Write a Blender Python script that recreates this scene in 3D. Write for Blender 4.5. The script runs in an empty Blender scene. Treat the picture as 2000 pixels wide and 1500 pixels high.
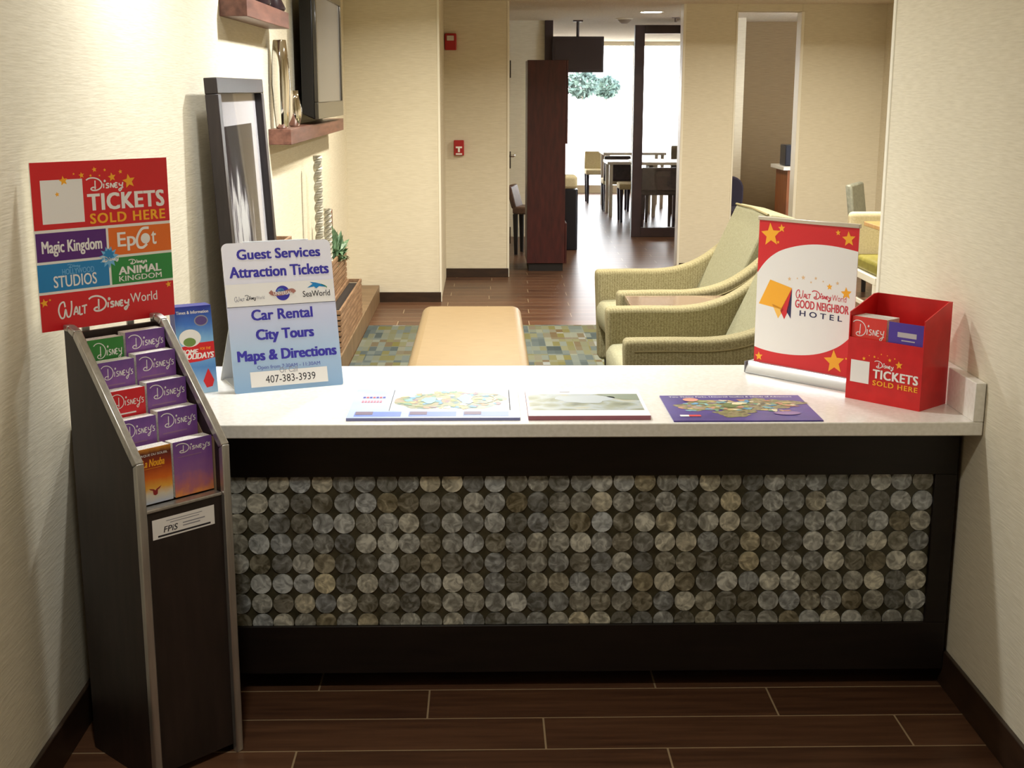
import bpy, bmesh, math, random
from mathutils import Vector, Matrix
random.seed(7)
SC = bpy.context.scene
COL = SC.collection
V = Vector
PI = math.pi

# ------------------------------------------------------------------ camera
def make_camera():
    p, yw, r = 0.2215960, 0.0209735, 0.0013258
    f = V((math.sin(yw) * math.cos(p), math.cos(yw) * math.cos(p), -math.sin(p)))
    rt = V((math.cos(yw), -math.sin(yw), 0))
    up = rt.cross(f)
    c, s = math.cos(r), math.sin(r)
    rt, up = rt * c + up * s, up * c - rt * s
    cd = bpy.data.cameras.new('camera')
    cd.sensor_fit = 'HORIZONTAL'; cd.sensor_width = 36.0; cd.lens = 46.0
    cd.clip_start = 0.05; cd.clip_end = 300
    ob = bpy.data.objects.new('camera', cd); COL.objects.link(ob)
    m = Matrix((rt, up, -f)).transposed().to_4x4()
    m.translation = V((0.0515, -3.3373, 1.5582))
    ob.matrix_world = m
    SC.camera = ob
make_camera()

# ------------------------------------------------------------------ world, exposure
SC.view_settings.view_transform = 'Standard'
SC.view_settings.look = 'None'
SC.view_settings.exposure = 0.32
SC.view_settings.gamma = 1.0
SC.view_settings.use_curve_mapping = False
W = bpy.data.worlds.new('sky'); SC.world = W; W.use_nodes = True
bg = W.node_tree.nodes['Background']
bg.inputs[0].default_value = (0.94, 0.97, 1.0, 1); bg.inputs[1].default_value = 10.0
SC.cycles.max_bounces = 8; SC.cycles.diffuse_bounces = 5; SC.cycles.glossy_bounces = 4
SC.cycles.transparent_max_bounces = 12
SC.cycles.caustics_reflective = False; SC.cycles.caustics_refractive = False
SC.cycles.sample_clamp_indirect = 4.0

WARM = (1.0, 0.92, 0.77)
def down_light(name, x, y, z, power, color=WARM, size=0.16, spread=150):
    l = bpy.data.lights.new(name, 'AREA'); l.shape = 'DISK'; l.size = size; l.energy = power; l.color = color
    l.spread = math.radians(spread)
    o = bpy.data.objects.new(name, l); COL.objects.link(o); o.location = (x, y, z)
    return o
# ceiling downlights of the lobby (fittings are above the frame), plus an added entry fill
down_light('downlight_counter', -0.5, 0.5, 2.57, 21, (1, 1, .98))
down_light('downlight_lounge', 0.0, 2.3, 2.57, 60, (1, 1, .97))
down_light('downlight_lounge_far', 0.2, 4.6, 2.57, 60, WARM)
down_light('downlight_side', 2.0, 3.0, 2.57, 55, WARM)
down_light('downlight_side_far', 2.3, 6.0, 2.57, 60, WARM)
down_light('entry_fill', -0.35, -1.8, 2.57, 15, (1, .95, .85))  # unseen fill lamp, added to brighten the desk front and poster
down_light('downlight_corridor', 3.0, 9.6, 2.2, 2, WARM)

# ------------------------------------------------------------------ colours and materials
def lin(c):
    c = c / 255.0
    return c / 12.92 if c <= 0.04045 else ((c + 0.055) / 1.055) ** 2.4
def S(r, g, b): return (lin(r), lin(g), lin(b), 1.0)
MATS = {}
def pm(name, col, rough=0.5, metal=0.0, spec=0.5, coat=0.0, emit=0.0):
    if name in MATS: return MATS[name]
    m = bpy.data.materials.new(name); m.use_nodes = True
    b = m.node_tree.nodes['Principled BSDF']
    b.inputs['Base Color'].default_value = col
    b.inputs['Roughness'].default_value = rough
    b.inputs['Metallic'].default_value = metal
    b.inputs['Specular IOR Level'].default_value = spec
    b.inputs['Coat Weight'].default_value = coat
    if emit:
        b.inputs['Emission Color'].default_value = col; b.inputs['Emission Strength'].default_value = emit
    MATS[name] = m
    return m
def nt(m): return m.node_tree.nodes, m.node_tree.links, m.node_tree.nodes['Principled BSDF']
def N(m, kind, **kw):
    n = m.node_tree.nodes.new(kind)
    for k, v in kw.items():
        if k in n.inputs: n.inputs[k].default_value = v
        else: setattr(n, k, v)
    return n
def math_node(m, op, a, b=None, c=None):
    n = m.node_tree.nodes.new('ShaderNodeMath'); n.operation = op
    for i, x in enumerate((a, b, c)):
        if x is None: continue
        if isinstance(x, (int, float)): n.inputs[i].default_value = x
        else: m.node_tree.links.new(x, n.inputs[i])
    return n.outputs[0]
def ramp(m, fac, stops, interp='LINEAR'):
    n = m.node_tree.nodes.new('ShaderNodeValToRGB'); n.color_ramp.interpolation = interp
    e = n.color_ramp.elements
    while len(e) < len(stops): e.new(0.5)
    for el, (p, c) in zip(e, stops): el.position = p; el.color = c
    m.node_tree.links.new(fac, n.inputs[0])
    return n.outputs[0]
def coords(m, kind='Object', scale=(1, 1, 1)):
    t = m.node_tree.nodes.new('ShaderNodeTexCoord'); mp = m.node_tree.nodes.new('ShaderNodeMapping')
    mp.inputs['Scale'].default_value = scale
    m.node_tree.links.new(t.outputs[kind], mp.inputs[0])
    return mp.outputs[0]
def noisy(name, stops, scale=(1, 1, 1), nscale=5.0, detail=4.0, rough=0.5, bump=0.0, metal=0.0, spec=0.5, dist=0.02, coat=0.0, kind='Object'):
    if name in MATS: return MATS[name]
    m = pm(name, stops[0][1], rough, metal, spec, coat)
    nodes, links, b = nt(m)
    co = coords(m, kind, scale)
    no = N(m, 'ShaderNodeTexNoise', Scale=nscale, Detail=detail)
    links.new(co, no.inputs['Vector'])
    links.new(ramp(m, no.outputs['Fac'], stops), b.inputs['Base Color'])
    if bump:
        bp = N(m, 'ShaderNodeBump', Strength=bump, Distance=dist)
        links.new(no.outputs['Fac'], bp.inputs['Height']); links.new(bp.outputs[0], b.inputs['Normal'])
    return m

# woven wallpaper: short horizontal threads
def wallpaper(name, axis):
    sc = {'x': (1, 9, 150), 'y': (9, 1, 150)}[axis]
    return noisy(name, [(0.2, S(208, 200, 178)), (0.8, S(228, 221, 201))], sc, 1.6, 3, 0.75, 0.2, dist=0.003, spec=0.25)
WALL_X = wallpaper('wallpaper_side', 'x'); WALL_Y = wallpaper('wallpaper_cross', 'y')
CEIL = noisy('ceiling_texture', [(0.3, S(206, 196, 178)), (0.7, S(226, 217, 200))], (1, 1, 1), 60, 3, 0.9, 0.5, dist=0.01)
WHITE_TRIM = pm('white_trim', S(236, 232, 216), 0.4)
DARK_WOOD = noisy('dark_desk_wood', [(0.3, S(19, 14, 11)), (0.7, S(29, 21, 17))], (1, 8, 8), 6, 4, 0.42, spec=0.4)
BASEB = noisy('baseboard_tile', [(0.3, S(40, 27, 18)), (0.7, S(58, 40, 27))], (2, 2, 8), 4, 4, 0.4)
def floor_mat():
    m = pm('wood_look_tile', S(80, 55, 40), 0.32, spec=0.16)
    nodes, links, b = nt(m)
    t = nodes.new('ShaderNodeTexCoord'); sp = nodes.new('ShaderNodeSeparateXYZ'); links.new(t.outputs['Object'], sp.inputs[0])
    rv = math_node(m, 'DIVIDE', math_node(m, 'ADD', sp.outputs[1], 0.1199), 0.1621)
    row = math_node(m, 'FLOOR', rv)
    fv = math_node(m, 'SUBTRACT', rv, row)
    # rows step by a third of a plank
    uu = math_node(m, 'DIVIDE', math_node(m, 'ADD', math_node(m, 'ADD', sp.outputs[0], 0.393), math_node(m, 'MULTIPLY', row, 0.2945)), 0.8965)
    cu = math_node(m, 'FLOOR', uu)
    fu = math_node(m, 'SUBTRACT', uu, cu)
    gv = math_node(m, 'LESS_THAN', math_node(m, 'ABSOLUTE', math_node(m, 'SUBTRACT', fv, 0.5)), 0.5 - 0.0125)
    gu = math_node(m, 'LESS_THAN', math_node(m, 'ABSOLUTE', math_node(m, 'SUBTRACT', fu, 0.5)), 0.5 - 0.0026)
    body = math_node(m, 'MULTIPLY', gv, gu)
    cb = nodes.new('ShaderNodeCombineXYZ'); links.new(cu, cb.inputs[0]); links.new(row, cb.inputs[1])
    wn = nodes.new('ShaderNodeTexWhiteNoise'); links.new(cb.outputs[0], wn.inputs['Vector'])
    mp = nodes.new('ShaderNodeMapping'); mp.inputs['Scale'].default_value = (2.2, 30, 1)
    links.new(t.outputs['Object'], mp.inputs[0]); links.new(wn.outputs['Color'], mp.inputs['Location'])
    no = N(m, 'ShaderNodeTexNoise', Scale=1.6, Detail=6.0); links.new(mp.outputs[0], no.inputs['Vector'])
    fac = math_node(m, 'ADD', math_node(m, 'MULTIPLY', no.outputs['Fac'], 0.8), math_node(m, 'MULTIPLY', wn.outputs['Value'], 0.2))
    wood = ramp(m, fac, [(0.25, S(66, 43, 31)), (0.5, S(88, 60, 43)), (0.8, S(108, 76, 55))])
    mx = nodes.new('ShaderNodeMix'); mx.data_type = 'RGBA'
    mx.inputs[6].default_value = S(160, 140, 112)
    links.new(body, mx.inputs[0]); links.new(wood, mx.inputs[7]); links.new(mx.outputs[2], b.inputs['Base Color'])
    bp = N(m, 'ShaderNodeBump', Strength=0.3, Distance=0.004)
    links.new(body, bp.inputs['Height']); links.new(bp.outputs[0], b.inputs['Normal'])
    return m
FLOOR = floor_mat()
def rug_mat():
    m = pm('woven_rug', S(100, 100, 90), 0.95, spec=0.1)
    nodes, links, b = nt(m)
    def cells(sx, sy, ox):
        t = nodes.new('ShaderNodeTexCoord'); mp = nodes.new('ShaderNodeMapping')
        mp.inputs['Scale'].default_value = (sx, sy, 0); mp.inputs['Location'].default_value = (ox, ox * 2.3, 0)
        links.new(t.outputs['Object'], mp.inputs[0])
        fl = nodes.new('ShaderNodeVectorMath'); fl.operation = 'FLOOR'; links.new(mp.outputs[0], fl.inputs[0])
        wn = nodes.new('ShaderNodeTexWhiteNoise'); links.new(fl.outputs[0], wn.inputs['Vector'])
        return wn.outputs['Value']
    f = math_node(m, 'ADD', math_node(m, 'MULTIPLY', cells(11, 4.2, 0.3), 0.55), math_node(m, 'MULTIPLY', cells(23, 7, 5.1), 0.45))
    c = ramp(m, f, [(0.0, S(46, 54, 54)), (0.25, S(70, 78, 78)), (0.42, S(92, 98, 92)), (0.55, S(88, 84, 46)), (0.68, S(104, 108, 98)), (0.8, S(80, 66, 44)), (0.95, S(116, 120, 118))])
    links.new(c, b.inputs['Base Color'])
    return m
RUG = rug_mat()
def pane_mat(name, tint=(1, 1, 1, 1), gloss=0.06):
    m = bpy.data.materials.new(name); m.use_nodes = True
    nodes, links = m.node_tree.nodes, m.node_tree.links
    nodes.clear()
    o = nodes.new('ShaderNodeOutputMaterial'); mx = nodes.new('ShaderNodeMixShader')
    tr = nodes.new('ShaderNodeBsdfTransparent'); tr.inputs[0].default_value = tint
    gl = nodes.new('ShaderNodeBsdfGlossy'); gl.inputs['Roughness'].default_value = 0.02
    fr = nodes.new('ShaderNodeLayerWeight'); fr.inputs[0].default_value = 0.5
    pw = nodes.new('ShaderNodeMath'); pw.operation = 'POWER'; pw.inputs[1].default_value = 5.0; links.new(fr.outputs['Facing'], pw.inputs[0])
    ma = nodes.new('ShaderNodeMath'); ma.operation = 'MULTIPLY_ADD'; ma.inputs[1].default_value = 0.7; ma.inputs[2].default_value = 0.035; links.new(pw.outputs[0], ma.inputs[0])
    links.new(ma.outputs[0], mx.inputs[0]); links.new(tr.outputs[0], mx.inputs[1]); links.new(gl.outputs[0], mx.inputs[2])
    links.new(mx.outputs[0], o.inputs[0])
    return m
GLASS = pane_mat('clear_glass')

# ------------------------------------------------------------------ mesh builder
class MB:
    def __init__(self): self.bm = bmesh.new(); self.mi = 0
    def face(self, pts):
        try:
            f = self.bm.faces.new([self.bm.verts.new(p) for p in pts]); f.material_index = self.mi; return f
        except ValueError: return None
    def box(self, x0, x1, y0, y1, z0, z1):
        self.hexa([(x0, y0, z0), (x1, y0, z0), (x1, y1, z0), (x0, y1, z0), (x0, y0, z1), (x1, y0, z1), (x1, y1, z1), (x0, y1, z1)]); return self
    def hexa(self, p):
        v = [self.bm.verts.new(q) for q in p]
        for a in ((0, 3, 2, 1), (4, 5, 6, 7), (0, 1, 5, 4), (1, 2, 6, 5), (2, 3, 7, 6), (3, 0, 4, 7)):
            self.bm.faces.new([v[i] for i in a]).material_index = self.mi
        return self
    def prism(self, poly, o, u, v, w):
        o, u, v, w = V(o), V(u), V(v), V(w)
        a = [self.bm.verts.new(o + u * x + v * y) for x, y in poly]
        b = [self.bm.verts.new(o + u * x + v * y + w) for x, y in poly]
        n = len(poly)
        self.bm.faces.new(a).material_index = self.mi; self.bm.faces.new(b[::-1]).material_index = self.mi
        for i in range(n):
            self.bm.faces.new((a[i], b[i], b[(i + 1) % n], a[(i + 1) % n])).material_index = self.mi
        return self
    def lathe(self, prof, c=(0, 0, 0), seg=24, sx=1.0, sy=1.0):
        c = V(c); rings = []
        for r, z in prof:
            if r < 1e-6: rings.append([self.bm.verts.new(c + V((0, 0, z)))])
            else: rings.append([self.bm.verts.new(c + V((r * sx * math.cos(2 * PI * i / seg), r * sy * math.sin(2 * PI * i / seg), z))) for i in range(seg)])
        for a, b in zip(rings, rings[1:]):
            for i in range(seg):
                j = (i + 1) % seg
                q = [a[i % len(a)], a[j % len(a)], b[j % len(b)], b[i % len(b)]]
                u = []
                for x in q:
                    if x not in u: u.append(x)
                if len(u) > 2: self.bm.faces.new(u).material_index = self.mi
        for ring in (rings[0], rings[-1]):
            if len(ring) > 2: self.bm.faces.new(ring).material_index = self.mi
        return self
    def tube(self, path, r, seg=8, twist=0.0):
        path = [V(p) for p in path]; rings = []
        for i, p in enumerate(path):
            t = (path[min(i + 1, len(path) - 1)] - path[max(i - 1, 0)]).normalized()
            h = V((0, 0, 1)) if abs(t.z) < 0.9 else V((1, 0, 0))
            a = t.cross(h).normalized(); b = t.cross(a)
            rr = r[i] if isinstance(r, (list, tuple)) else r
            rings.append([self.bm.verts.new(p + (a * math.cos(2 * PI * k / seg + twist * i) + b * math.sin(2 * PI * k / seg + twist * i)) * rr) for k in range(seg)])
        for a, b in zip(rings, rings[1:]):
            for k in range(seg): self.bm.faces.new((a[k], a[(k + 1) % seg], b[(k + 1) % seg], b[k])).material_index = self.mi
        self.bm.faces.new(rings[0][::-1]).material_index = self.mi; self.bm.faces.new(rings[-1]).material_index = self.mi
        return self
    def build(self, name, mats, parent=None, bevel=0.0, seg=2, smooth=False, subsurf=0):
        bmesh.ops.recalc_face_normals(self.bm, faces=self.bm.faces)
        me = bpy.data.meshes.new(name); self.bm.to_mesh(me); self.bm.free()
        if not isinstance(mats, (list, tuple)): mats = [mats]
        for m in mats: me.materials.append(m)
        ob = bpy.data.objects.new(name, me); COL.objects.link(ob)
        if parent: ob.parent = parent
        if bevel:
            md = ob.modifiers.new('edge', 'BEVEL'); md.width = bevel; md.segments = seg; md.limit_method = 'ANGLE'; md.angle_limit = math.radians(35)
        if subsurf:
            md = ob.modifiers.new('round', 'SUBSURF'); md.levels = subsurf; md.render_levels = subsurf
        if smooth:
            me.polygons.foreach_set('use_smooth', [True] * len(me.polygons))
        elif bevel:
            me.polygons.foreach_set('use_smooth', [True] * len(me.polygons))
            if hasattr(me, 'set_sharp_from_angle'): me.set_sharp_from_angle(angle=math.radians(35))
        return ob
def tag(o, label, cat, group=None, kind=None):
    o['label'] = label; o['category'] = cat
    if group: o['group'] = group
    if kind: o['kind'] = kind
    return o
def thing(name, label, cat, loc=(0, 0, 0), rz=0.0, group=None):
    o = bpy.data.objects.new(name, None); COL.objects.link(o)
    o.empty_display_size = 0.1
    o.location = loc; o.rotation_euler = (0, 0, rz)
    return tag(o, label, cat, group)
def structure(name, mb, mat, bevel=0.0):
    o = mb.build(name, mat, None, bevel); o['kind'] = 'structure'; return o
def copy_tree(o, parent=None):
    c = o.copy(); COL.objects.link(c)
    if parent: c.parent = parent
    for ch in list(o.children): copy_tree(ch, c)
    return c

# ------------------------------------------------------------------ printing: flat shapes and lettering on a face
_TXT = {}
def text_shape(s, bold=0.0, shear=0.0, space=1.0):
    k = (s, bold, shear, space)
    if k not in _TXT:
        cu = bpy.data.curves.new('txt', 'FONT'); cu.body = s; cu.resolution_u = 3; cu.offset = bold; cu.shear = shear; cu.space_character = space
        ob = bpy.data.objects.new('txt', cu); COL.objects.link(ob)
        dg = bpy.context.evaluated_depsgraph_get()
        me = bpy.data.meshes.new_from_object(ob.evaluated_get(dg))
        vs = [(v.co.x, v.co.y) for v in me.vertices]; fs = [tuple(p.vertices) for p in me.polygons]
        bpy.data.objects.remove(ob); bpy.data.curves.remove(cu); bpy.data.meshes.remove(me)
        x0 = min(v[0] for v in vs); x1 = max(v[0] for v in vs); y0 = min(v[1] for v in vs); y1 = max(v[1] for v in vs)
        _TXT[k] = ([((x - x0) / (x1 - x0), (y - y0) / (y1 - y0)) for x, y in vs], fs)
    return _TXT[k]
def smooth_path(p, n=5):
    if len(p) < 3: return p
    q = [p[0]] + list(p) + [p[-1]]; out = []
    for i in range(1, len(q) - 2):
        a, b, c, d = q[i - 1], q[i], q[i + 1], q[i + 2]
        for k in range(n):
            t = k / n
            out.append(tuple(0.5 * (2 * b[j] + (c[j] - a[j]) * t + (2 * a[j] - 5 * b[j] + 4 * c[j] - d[j]) * t * t + (3 * b[j] - a[j] - 3 * c[j] + d[j]) * t ** 3) for j in (0, 1)))
    out.append(tuple(p[-1]))
    return out
# hand-lettered scripts as pen strokes
SCRIPT = {
 'D': [[(-.22, .84), (.0, .97), (.35, .98), (.68, .82), (.86, .52), (.78, .22), (.52, .04), (.22, .03), (.08, .14), (.2, .25), (.44, .25)], [(.4, .78), (.37, .1)]],
 'i': [[(.99, .5), (.97, .16)], [(1.02, .70), (1.07, .76), (1.11, .70), (1.06, .66), (1.02, .70)]],
 's': [[(1.36, .48), (1.22, .5), (1.17, .4), (1.32, .3), (1.3, .18), (1.12, .17)]],
 'n': [[(1.46, .16), (1.48, .5), (1.66, .17), (1.7, .5)]],
 'e': [[(1.96, .49), (1.8, .5), (1.79, .17), (1.97, .18)], [(1.8, .34), (1.93, .34)]],
 'y': [[(2.08, .5), (2.1, .33), (2.26, .3)], [(2.34, .54), (2.26, .1), (2.12, -.12), (2.03, -.02), (2.2, .1), (2.36, .16)]],
 '1': [[(2.44, .62), (2.41, .5)]],
 'z': [[(2.68, .47), (2.55, .48), (2.52, .39), (2.65, .3), (2.62, .18), (2.46, .18)]],
 'W': [[(.1, .62), (.04, .9), (-.2, .8), (-.32, .45), (-.2, .08), (0, .1), (.12, .5), (.2, .12), (.38, .12), (.5, .5), (.52, .92)]],
 'a': [[(.62, .14), (.8, .58), (.9, .14)], [(.68, .3), (.88, .3)]],
 'l': [[(1.02, .58), (1.0, .15), (1.18, .16)]],
 't': [[(1.16, .56), (1.5, .6)], [(1.34, .57), (1.31, .14)]],
}
class Print:
    """Printed graphics on a face with origin o (bottom corner), u and v the edge vectors; fractions 0..1, v from the top."""
    def __init__(self, parent, o, u, v, up=0.0006):
        self.parent = parent; self.o = V(o); self.u = V(u); self.v = V(v)
        self.n = self.u.cross(self.v).normalized(); self.up = up; self.lay = 0
        self.W = self.u.length; self.H = self.v.length
        self.parts = {}; self.nk = 0; self.fresh = True
    def P(self, a, b): return self.o + self.u * a + self.v * (1 - b) + self.n * (self.up + self.lay * 0.00025)
    def mb(self, part, mat):
        if part in ('star_print', 'lettering') and self.fresh: self.fresh = False; self.nk += 1
        if part in ('star_print', 'lettering'): part = part + '#%d' % self.nk
        if part not in self.parts: self.parts[part] = (MB(), [])
        m, ms = self.parts[part]
        if mat not in ms: ms.append(mat)
        m.mi = ms.index(mat)
        return m
    def poly(self, part, mat, pts): self.mb(part, mat).face([self.P(*p) for p in pts])
    def rect(self, part, mat, a0, a1, b0, b1): self.poly(part, mat, [(a0, b1), (a1, b1), (a1, b0), (a0, b0)])
    def ell(self, part, mat, a, b, ra, rb, n=24, rot=0.0):
        pts = []
        for i in range(n):
            x, y = ra * self.W * math.cos(2 * PI * i / n), rb * self.H * math.sin(2 * PI * i / n)
            pts.append((a + (x * math.cos(rot) - y * math.sin(rot)) / self.W, b - (x * math.sin(rot) + y * math.cos(rot)) / self.H))
        self.poly(part, mat, pts)
    def star(self, part, mat, a, b, r, rot=0.15, inner=0.45, n=5):
        self.fresh = True
        pts = []
        for i in range(2 * n):
            rr = (r if i % 2 == 0 else r * inner) * self.W; t = PI / 2 + rot + PI * i / n
            pts.append((a + rr * math.cos(t) / self.W, b - rr * math.sin(t) / self.H))
        m = self.mb(part, mat)
        c = self.P(a, b)
        for i in range(2 * n): m.face([c, self.P(*pts[i]), self.P(*pts[(i + 1) % (2 * n)])])
    def text(self, part, mat, s, a0, a1, b0, b1, bold=0.0, shear=0.0, space=1.0):
        # heavier weights are struck several times side by side, each strike a hair above the last
        self.fresh = True
        vs, fs = text_shape(s, 0.0, shear, space); m = self.mb(part, mat)
        h = abs(b1 - b0) * self.H; dx = bold * 1.6 * h / self.W; dy = bold * 0.7 * abs(b1 - b0); lay = self.lay
        strikes = [(0, 0)] if bold < 0.004 else [(-dx, -dy), (dx, -dy), (-dx, dy), (dx, dy), (0, 0)]
        for k, (sx, sy) in enumerate(strikes):
            self.lay = lay + 0.15 * k
            vv = [m.bm.verts.new(self.P(a0 + dx + x * (a1 - a0 - 2 * dx) + sx, b1 + y * (b0 - b1) + sy)) for x, y in vs]
            for f in fs:
                try: m.bm.faces.new([vv[i] for i in f]).material_index = m.mi
                except ValueError: pass
        self.lay = lay
    def line(self, part, mat, pts, w, smooth=True):
        m = self.mb(part, mat)
        p = [V((a * self.W, -b * self.H)) for a, b in (smooth_path(pts) if smooth else pts)]
        l, r = [], []
        for i in range(len(p)):
            t = p[min(i + 1, len(p) - 1)] - p[max(i - 1, 0)]
            if t.length < 1e-9: t = V((1, 0))
            t.normalize(); nn = V((-t.y, t.x)) * w * self.W / 2
            l.append(p[i] + nn); r.append(p[i] - nn)
        q = lambda x: self.P(x.x / self.W, -x.y / self.H)
        for i in range(len(p) - 1): m.face([q(l[i]), q(r[i]), q(r[i + 1]), q(l[i + 1])])
    def script(self, part, mat, word, a0, a1, b0, b1, w=0.012):
        self.fresh = True
        st = [s for ch in word for s in SCRIPT[ch]]
        xs = [p[0] for s in st for p in s]; ys = [p[1] for s in st for p in s]
        x0, x1, y0, y1 = min(xs), max(xs), min(ys), max(ys)
        for s in st:
            self.line(part, mat, [(a0 + (x - x0) / (x1 - x0) * (a1 - a0), b1 + (y - y0) / (y1 - y0) * (b0 - b1)) for x, y in s], w)
    def done(self):
        out = {}
        for k, (m, ms) in self.parts.items():
            k = k.split('#')[0]
            bm = m.bm; me = bpy.data.meshes.new(k)
            for f in bm.faces:
                f.normal_update()
                if f.normal.dot(self.n) < 0: f.normal_flip()
            bm.to_mesh(me); bm.free()
            for x in ms: me.materials.append(x)
            o = bpy.data.objects.new(k, me); COL.objects.link(o); o.parent = self.parent; out[k] = o
        return out

RED = pm('print_red', S(214, 32, 40), 0.4); GOLD = pm('print_gold', S(250, 178, 40), 0.4); PWHITE = pm('print_white', S(240, 238, 236), 0.45)
PURPLE = pm('print_purple', S(88, 34, 120), 0.4); ORANGE = pm('print_orange', S(232, 112, 32), 0.4); BLUE = pm('print_blue', S(32, 132, 196), 0.4)
GREEN = pm('print_green', S(44, 140, 66), 0.4); NAVY = pm('print_navy', S(62, 56, 168), 0.4); LBLUE = pm('print_light_blue', S(120, 186, 232), 0.4)
INK = pm('print_ink', S(34, 32, 40), 0.5); GREY = pm('print_grey', S(150, 150, 160), 0.5); DNAVY = pm('print_dark_navy', S(36, 34, 84), 0.4)
PAPER = noisy('paper_edges', [(0.3, S(196, 192, 186)), (0.7, S(236, 233, 226))], (1, 1, 1), 300, 2, 0.8, kind='Object')
CARD = pm('white_card', S(238, 236, 230), 0.6)

# ================================================================== SETTING
YN = -4.6   # room end behind the camera
structure('floor', MB().box(-1.1, 4.6, YN, 17.2, -0.1, 0.0), FLOOR)
structure('wall_left', MB().box(-1.1, -0.955, YN, 6.4, 0, 2.6), WALL_X)
structure('wall_left_pier', MB().box(-1.1, -0.276, 6.39, 7.72, 0, 2.6), WALL_Y, 0.004)
structure('wall_alarm', MB().box(-1.1, 0.252, 7.72, 10.84, 0, 2.6), WALL_Y, 0.004)
structure('wall_recess', MB().box(0.252, 0.687, 10.84, 11.0, 0, 2.4), WALL_Y)
structure('wall_right', MB().box(1.28, 1.42, YN, 0.70, 0, 2.6), WALL_X)
structure('wall_right_return', MB().box(1.42, 3.6, 0.55, 0.70, 0, 2.6), WALL_Y)
structure('wall_far_right', MB().box(3.45, 3.6, 0.70, 8.05, 0, 2.6), WALL_X)
structure('wall_entry', MB().box(-1.1, 1.42, YN - 0.12, YN, 0, 2.6), WALL_Y)
w = MB()
w.box(1.74, 2.185, 8.05, 8.2, 0, 2.6); w.box(2.735, 3.6, 8.05, 8.2, 0, 2.6); w.box(2.185, 2.735, 8.05, 8.2, 2.2, 2.6)
structure('wall_cross', w, WALL_Y, 0.003)
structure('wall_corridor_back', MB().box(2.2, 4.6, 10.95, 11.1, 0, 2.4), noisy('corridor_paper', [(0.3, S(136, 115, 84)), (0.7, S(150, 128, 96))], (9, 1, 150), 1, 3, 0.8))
structure('wall_corridor_pier', MB().box(2.2, 2.68, 10.2, 10.95, 0, 2.4), WALL_Y)
structure('wall_corridor_right', MB().box(4.45, 4.6, 8.2, 17, 0, 2.4), WALL_X)
structure('wall_breakfast_left', MB().box(-1.1, -0.95, 10.84, 17, 0, 2.4), WALL_X)
structure('ceiling_lobby', MB().box(-1.1, 3.6, YN, 7.0, 2.6, 2.7), CEIL)
structure('ceiling_hall', MB().box(-1.1, 4.6, 7.0, 17.2, 2.26, 2.7), CEIL)
# trim and baseboards
structure('trim_1', MB().box(1.276, 1.30, 0.678, 0.706, 0, 2.6), WHITE_TRIM, 0.004)
structure('trim_2', MB().box(-0.288, -0.270, 6.384, 6.402, 0, 2.6), WHITE_TRIM, 0.003)
structure('trim_3', MB().box(0.240, 0.258, 7.714, 7.732, 0, 2.26), WHITE_TRIM, 0.003)
structure('trim_4', MB().box(1.730, 1.752, 8.042, 8.206, 0, 2.26), WHITE_TRIM, 0.003)
structure('trim_5', MB().box(2.178, 2.192, 8.042, 8.206, 0, 2.2), WHITE_TRIM, 0.003)
structure('trim_6', MB().box(2.728, 2.755, 8.042, 8.206, 0, 2.2), WHITE_TRIM, 0.003)
structure('baseboard_left', MB().box(-0.955, -0.943, YN, 0.9, 0, 0.1), BASEB, 0.002)
structure('baseboard_right', MB().box(1.268, 1.28, YN, 0.30, 0, 0.1), BASEB, 0.002)
structure('baseboard_pier', MB().box(-0.74, -0.276, 6.378, 6.39, 0, 0.075), BASEB, 0.002)
structure('baseboard_alarm', MB().box(-0.276, 0.252, 7.708, 7.72, 0, 0.075), BASEB, 0.002)
structure('baseboard_cross', MB().box(1.752, 2.178, 8.038, 8.05, 0, 0.075), BASEB, 0.002)
# service door in the side of the recess, seen edge-on
d = structure('door_1', MB().box(0.2521, 0.262, 7.95, 8.85, 0.01, 2.1), pm('door_paint', S(188, 170, 134), 0.5), 0.002)
h = MB(); h.tube([(0.262, 8.05, 1.0), (0.30, 8.05, 1.0), (0.31, 8.16, 1.0)], 0.011, 8)
h.build('door_handle', pm('steel', S(190, 188, 182), 0.25, 1.0), d)
for z in (0.35, 0.98, 1.72): MB().box(0.262, 0.272, 7.76, 7.78, z - 0.07, z + 0.07).build('hinge', pm('hinge_bronze', S(60, 50, 42), 0.4, 0.8), d)

# glazed screen to the breakfast room
FRAME = noisy('bronze_frame', [(0.3, S(52, 38, 40)), (0.7, S(66, 48, 48))], (1, 1, 1), 6, 2, 0.45)
structure('trim_7', MB().box(0.687, 0.773, 10.79, 10.89, 0, 2.26), FRAME, 0.003)
d = MB(); d.box(1.632, 1.735, 10.79, 10.87, 0, 2.215); d.box(1.735, 2.52, 10.79, 10.87, 2.13, 2.215); d.box(1.735, 2.52, 10.79, 10.87, 0, 0.1); d.box(2.44, 2.52, 10.79, 10.87, 0.1, 2.13)
d = structure('door_2', d, FRAME, 0.003)
MB().box(1.735, 2.44, 10.825, 10.835, 0.1, 2.13).build('pane', GLASS, d)
structure('wall_screen_side', MB().box(2.52, 2.6, 10.79, 10.95, 0, 2.3), WALL_Y)
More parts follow.
